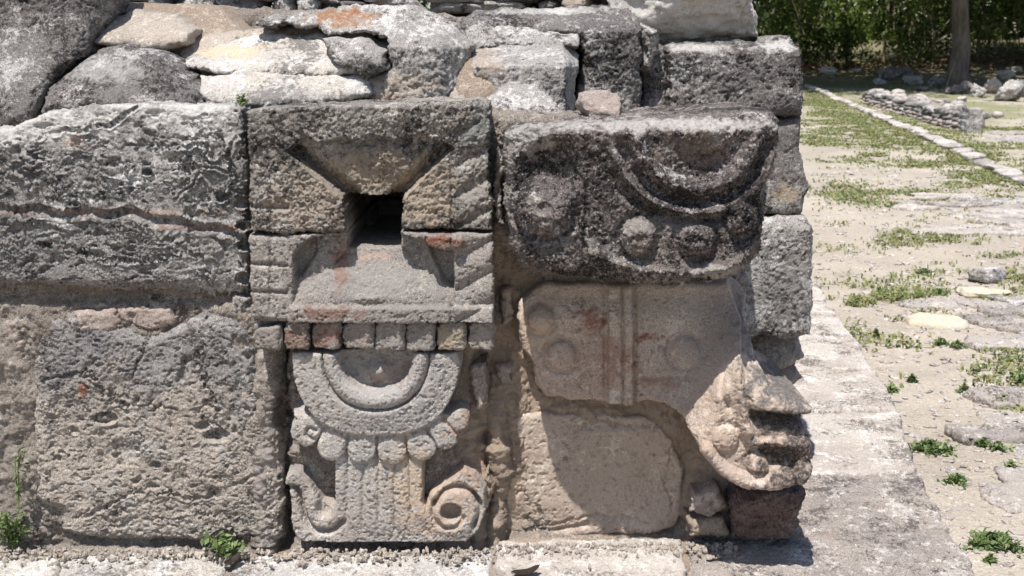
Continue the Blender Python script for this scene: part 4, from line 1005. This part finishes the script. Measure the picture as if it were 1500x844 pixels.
def tree(base, pts, rad, crown_c, crown_r, n, label, leaf=.12, name='tree', group=None, mat='bark', clumps=16, tints=(0, .8), cat='tree'):
    base = np.array(base); root = thing(name, label, cat, tuple(base), group)
    parts = [tube(base + np.array(pts), rad, 10)]
    top = base + np.array(pts[-1])
    for k in range(5):
        e = np.array(crown_c) + rs.normal(size=3) * np.array(crown_r) * .5
        parts.append(tube([top - [0, 0, .3], (top + e) / 2 + [0, 0, .1], e], [rad[-1] * .8, rad[-1] * .5, rad[-1] * .15], 6))
    V, ps = join(parts); link('trunk', mesh_from('trunk', V - base, ps, True), M[mat], root, tuple(base))
    v, q, t_ = leaves(crown_points(n, np.array(crown_c), crown_r, rs, clumps), rs, leaf, tints)
    link('crown', mesh_from('crown', v - base, [q], False, tint1(t_)), M['forest'], root, tuple(base))
    return root
tb = gpoint(1404, 126)
tree(tb, [(0, 0, -.1), (0, 0, .12), (-.05, 0, .5), (0, 0, 1.3), (-.14, 0, 2.4), (-.3, 0, 4.2)], [.55, .43, .34, .30, .27, .22], (tb[0] - 3, tb[1] - 3.5, 7.6), (6.0, 5.5, 2.4), 15000, 'big tree with thick grey trunk standing in its own shade', leaf=.28, clumps=38)
for n, (x_, lb) in enumerate(((5.5, 'tall leafy tree rooted in the scrub near the far end of the kerb'), (22.5, 'tall leafy tree rooted in the scrub right of the big trunk'), (30, 'tall leafy tree on the slope past the boulders'))):
    b_ = np.array([x_, 47.5, 0.]); b_[2] = float(ground_z(b_[None])[0])
    tree(b_, [(0, 0, -.1), (.1, 0, 1.5), (0, -.2, 3.5), (-.2, -.6, 6)], [.2, .17, .14, .1], (x_ - 1.5, 41.5, 7.8), (5.0, 4.6, 2.2), 8500, lb, leaf=.28, clumps=30)
sb_ = gpoint(1385, 132)
st_ = tag(link('stick', mesh_from('stick', *(lambda v, ps: (v, ps))(*join([tube([(0, 0, 0), (.16, .1, .5), (.42, .25, 1.15)], [.035, .03, .022], 6)]))), M['stick'], None, tuple(sb_)), 'pale dead stick leaning beside the big tree trunk', 'stick')
for n in range(16):                                                   # slender trees whose pale stems show in the scrub
    px = 1130 + n * 33 + rs.uniform(-12, 12); b_ = gpoint(px, 106 + rs.uniform(-2, 4)); b_[1] = rs.uniform(43.5, 48); b_[2] = float(ground_z(b_[None])[0])
    lx = rs.normal(0, .7); ht = rs.uniform(3.6, 5.5)
    tree(b_, [(0, 0, -.1), (lx * .2, 0, ht * .3), (lx * .7, .1, ht * .65), (lx * 1.2, .2, ht)], [.07, .06, .045, .03], (b_[0] + lx * 1.3, b_[1], ht * .85 + b_[2]), (1.2, 1.2, 1.6), 700, 'slender pale-stemmed tree standing in the scrub of the wood', leaf=.10, name='slender_tree', group='slender trees in the scrub', mat='stick', clumps=10, tints=(.2, 1))
# scrub and wood behind: one mass
P = []
for k in range(150):
    x = rs.uniform(4, 42); y = 42.4 + rs.uniform(0, 9) + .02 * x; c0 = np.array([x, y, 0.]); c0[2] = ground_z(c0[None])[0]
    r = rs.uniform(.8, 1.7); zc = rs.uniform(.4, 3.6)
    P.append(crown_points(460, c0 + [0, 0, zc], (r, r, r * .9), rs, 6, .34))
P = np.concatenate(P)
v, q, t_ = leaves(P, rs, .105 * np.repeat(rs.uniform(.6, 1.5, 150), 460), (0, 1))
shade = np.repeat(np.clip(.38 + 1.0 * fbm(P, .45, 4, .6, 3), 0, 1), 4)
P2 = np.stack([rs.uniform(-5, 60, 16000), rs.uniform(53, 66, 16000), rs.uniform(0, 12, 16000)], 1); P2[:, 2] += ground_z(P2)
v2, q2, t2 = leaves(P2, rs, .5, (0, .5))
V = np.concatenate([v, v2])
o = link('undergrowth', mesh_from('undergrowth', V, [np.concatenate([q, q2 + len(v)])], False, tint1(np.concatenate([t_ * .3 + shade * .7, t2]))), M['forest'])
tag(o, 'dense green scrub and wood closing off the far side of the clearing', 'undergrowth'); o['kind'] = 'stuff'
tw = []
for k in range(320):                                                  # bare twigs and thin stems among the leaves
    x = rs.uniform(4, 42); y = rs.uniform(42.5, 49); c0 = np.array([x, y, 0.]); c0[2] = ground_z(c0[None])[0] + rs.uniform(0, 1.6)
    d = np.array([rs.normal(0, .5), rs.normal(0, .2), rs.uniform(.6, 1.6)]) * rs.uniform(.6, 1.6)
    tw.append(tube([c0, c0 + d * .5 + rs.normal(0, .05, 3), c0 + d], [.024, .018, .008], 4))
V, ps = join(tw)
o = link('twigs', mesh_from('twigs', V, ps, True), M['stick']); tag(o, 'tangle of bare pale twigs among the scrub of the wood', 'twigs'); o['kind'] = 'stuff'
P = np.stack([rs.uniform(4, 40, 7000), rs.normal(43.6, 1.2, 7000), np.zeros(7000)], 1); P[:, 2] = ground_z(P) + np.abs(rs.normal(0, .12, 7000))
v, q, t_ = leaves(P, rs, .09, (0, 1), 1.)
o = link('leaf_litter', mesh_from('leaf_litter', v, [q], False, tint1(t_)), M['dryleaf']); tag(o, 'brown dead leaves lying under the trees of the wood', 'leaf litter'); o['kind'] = 'stuff'
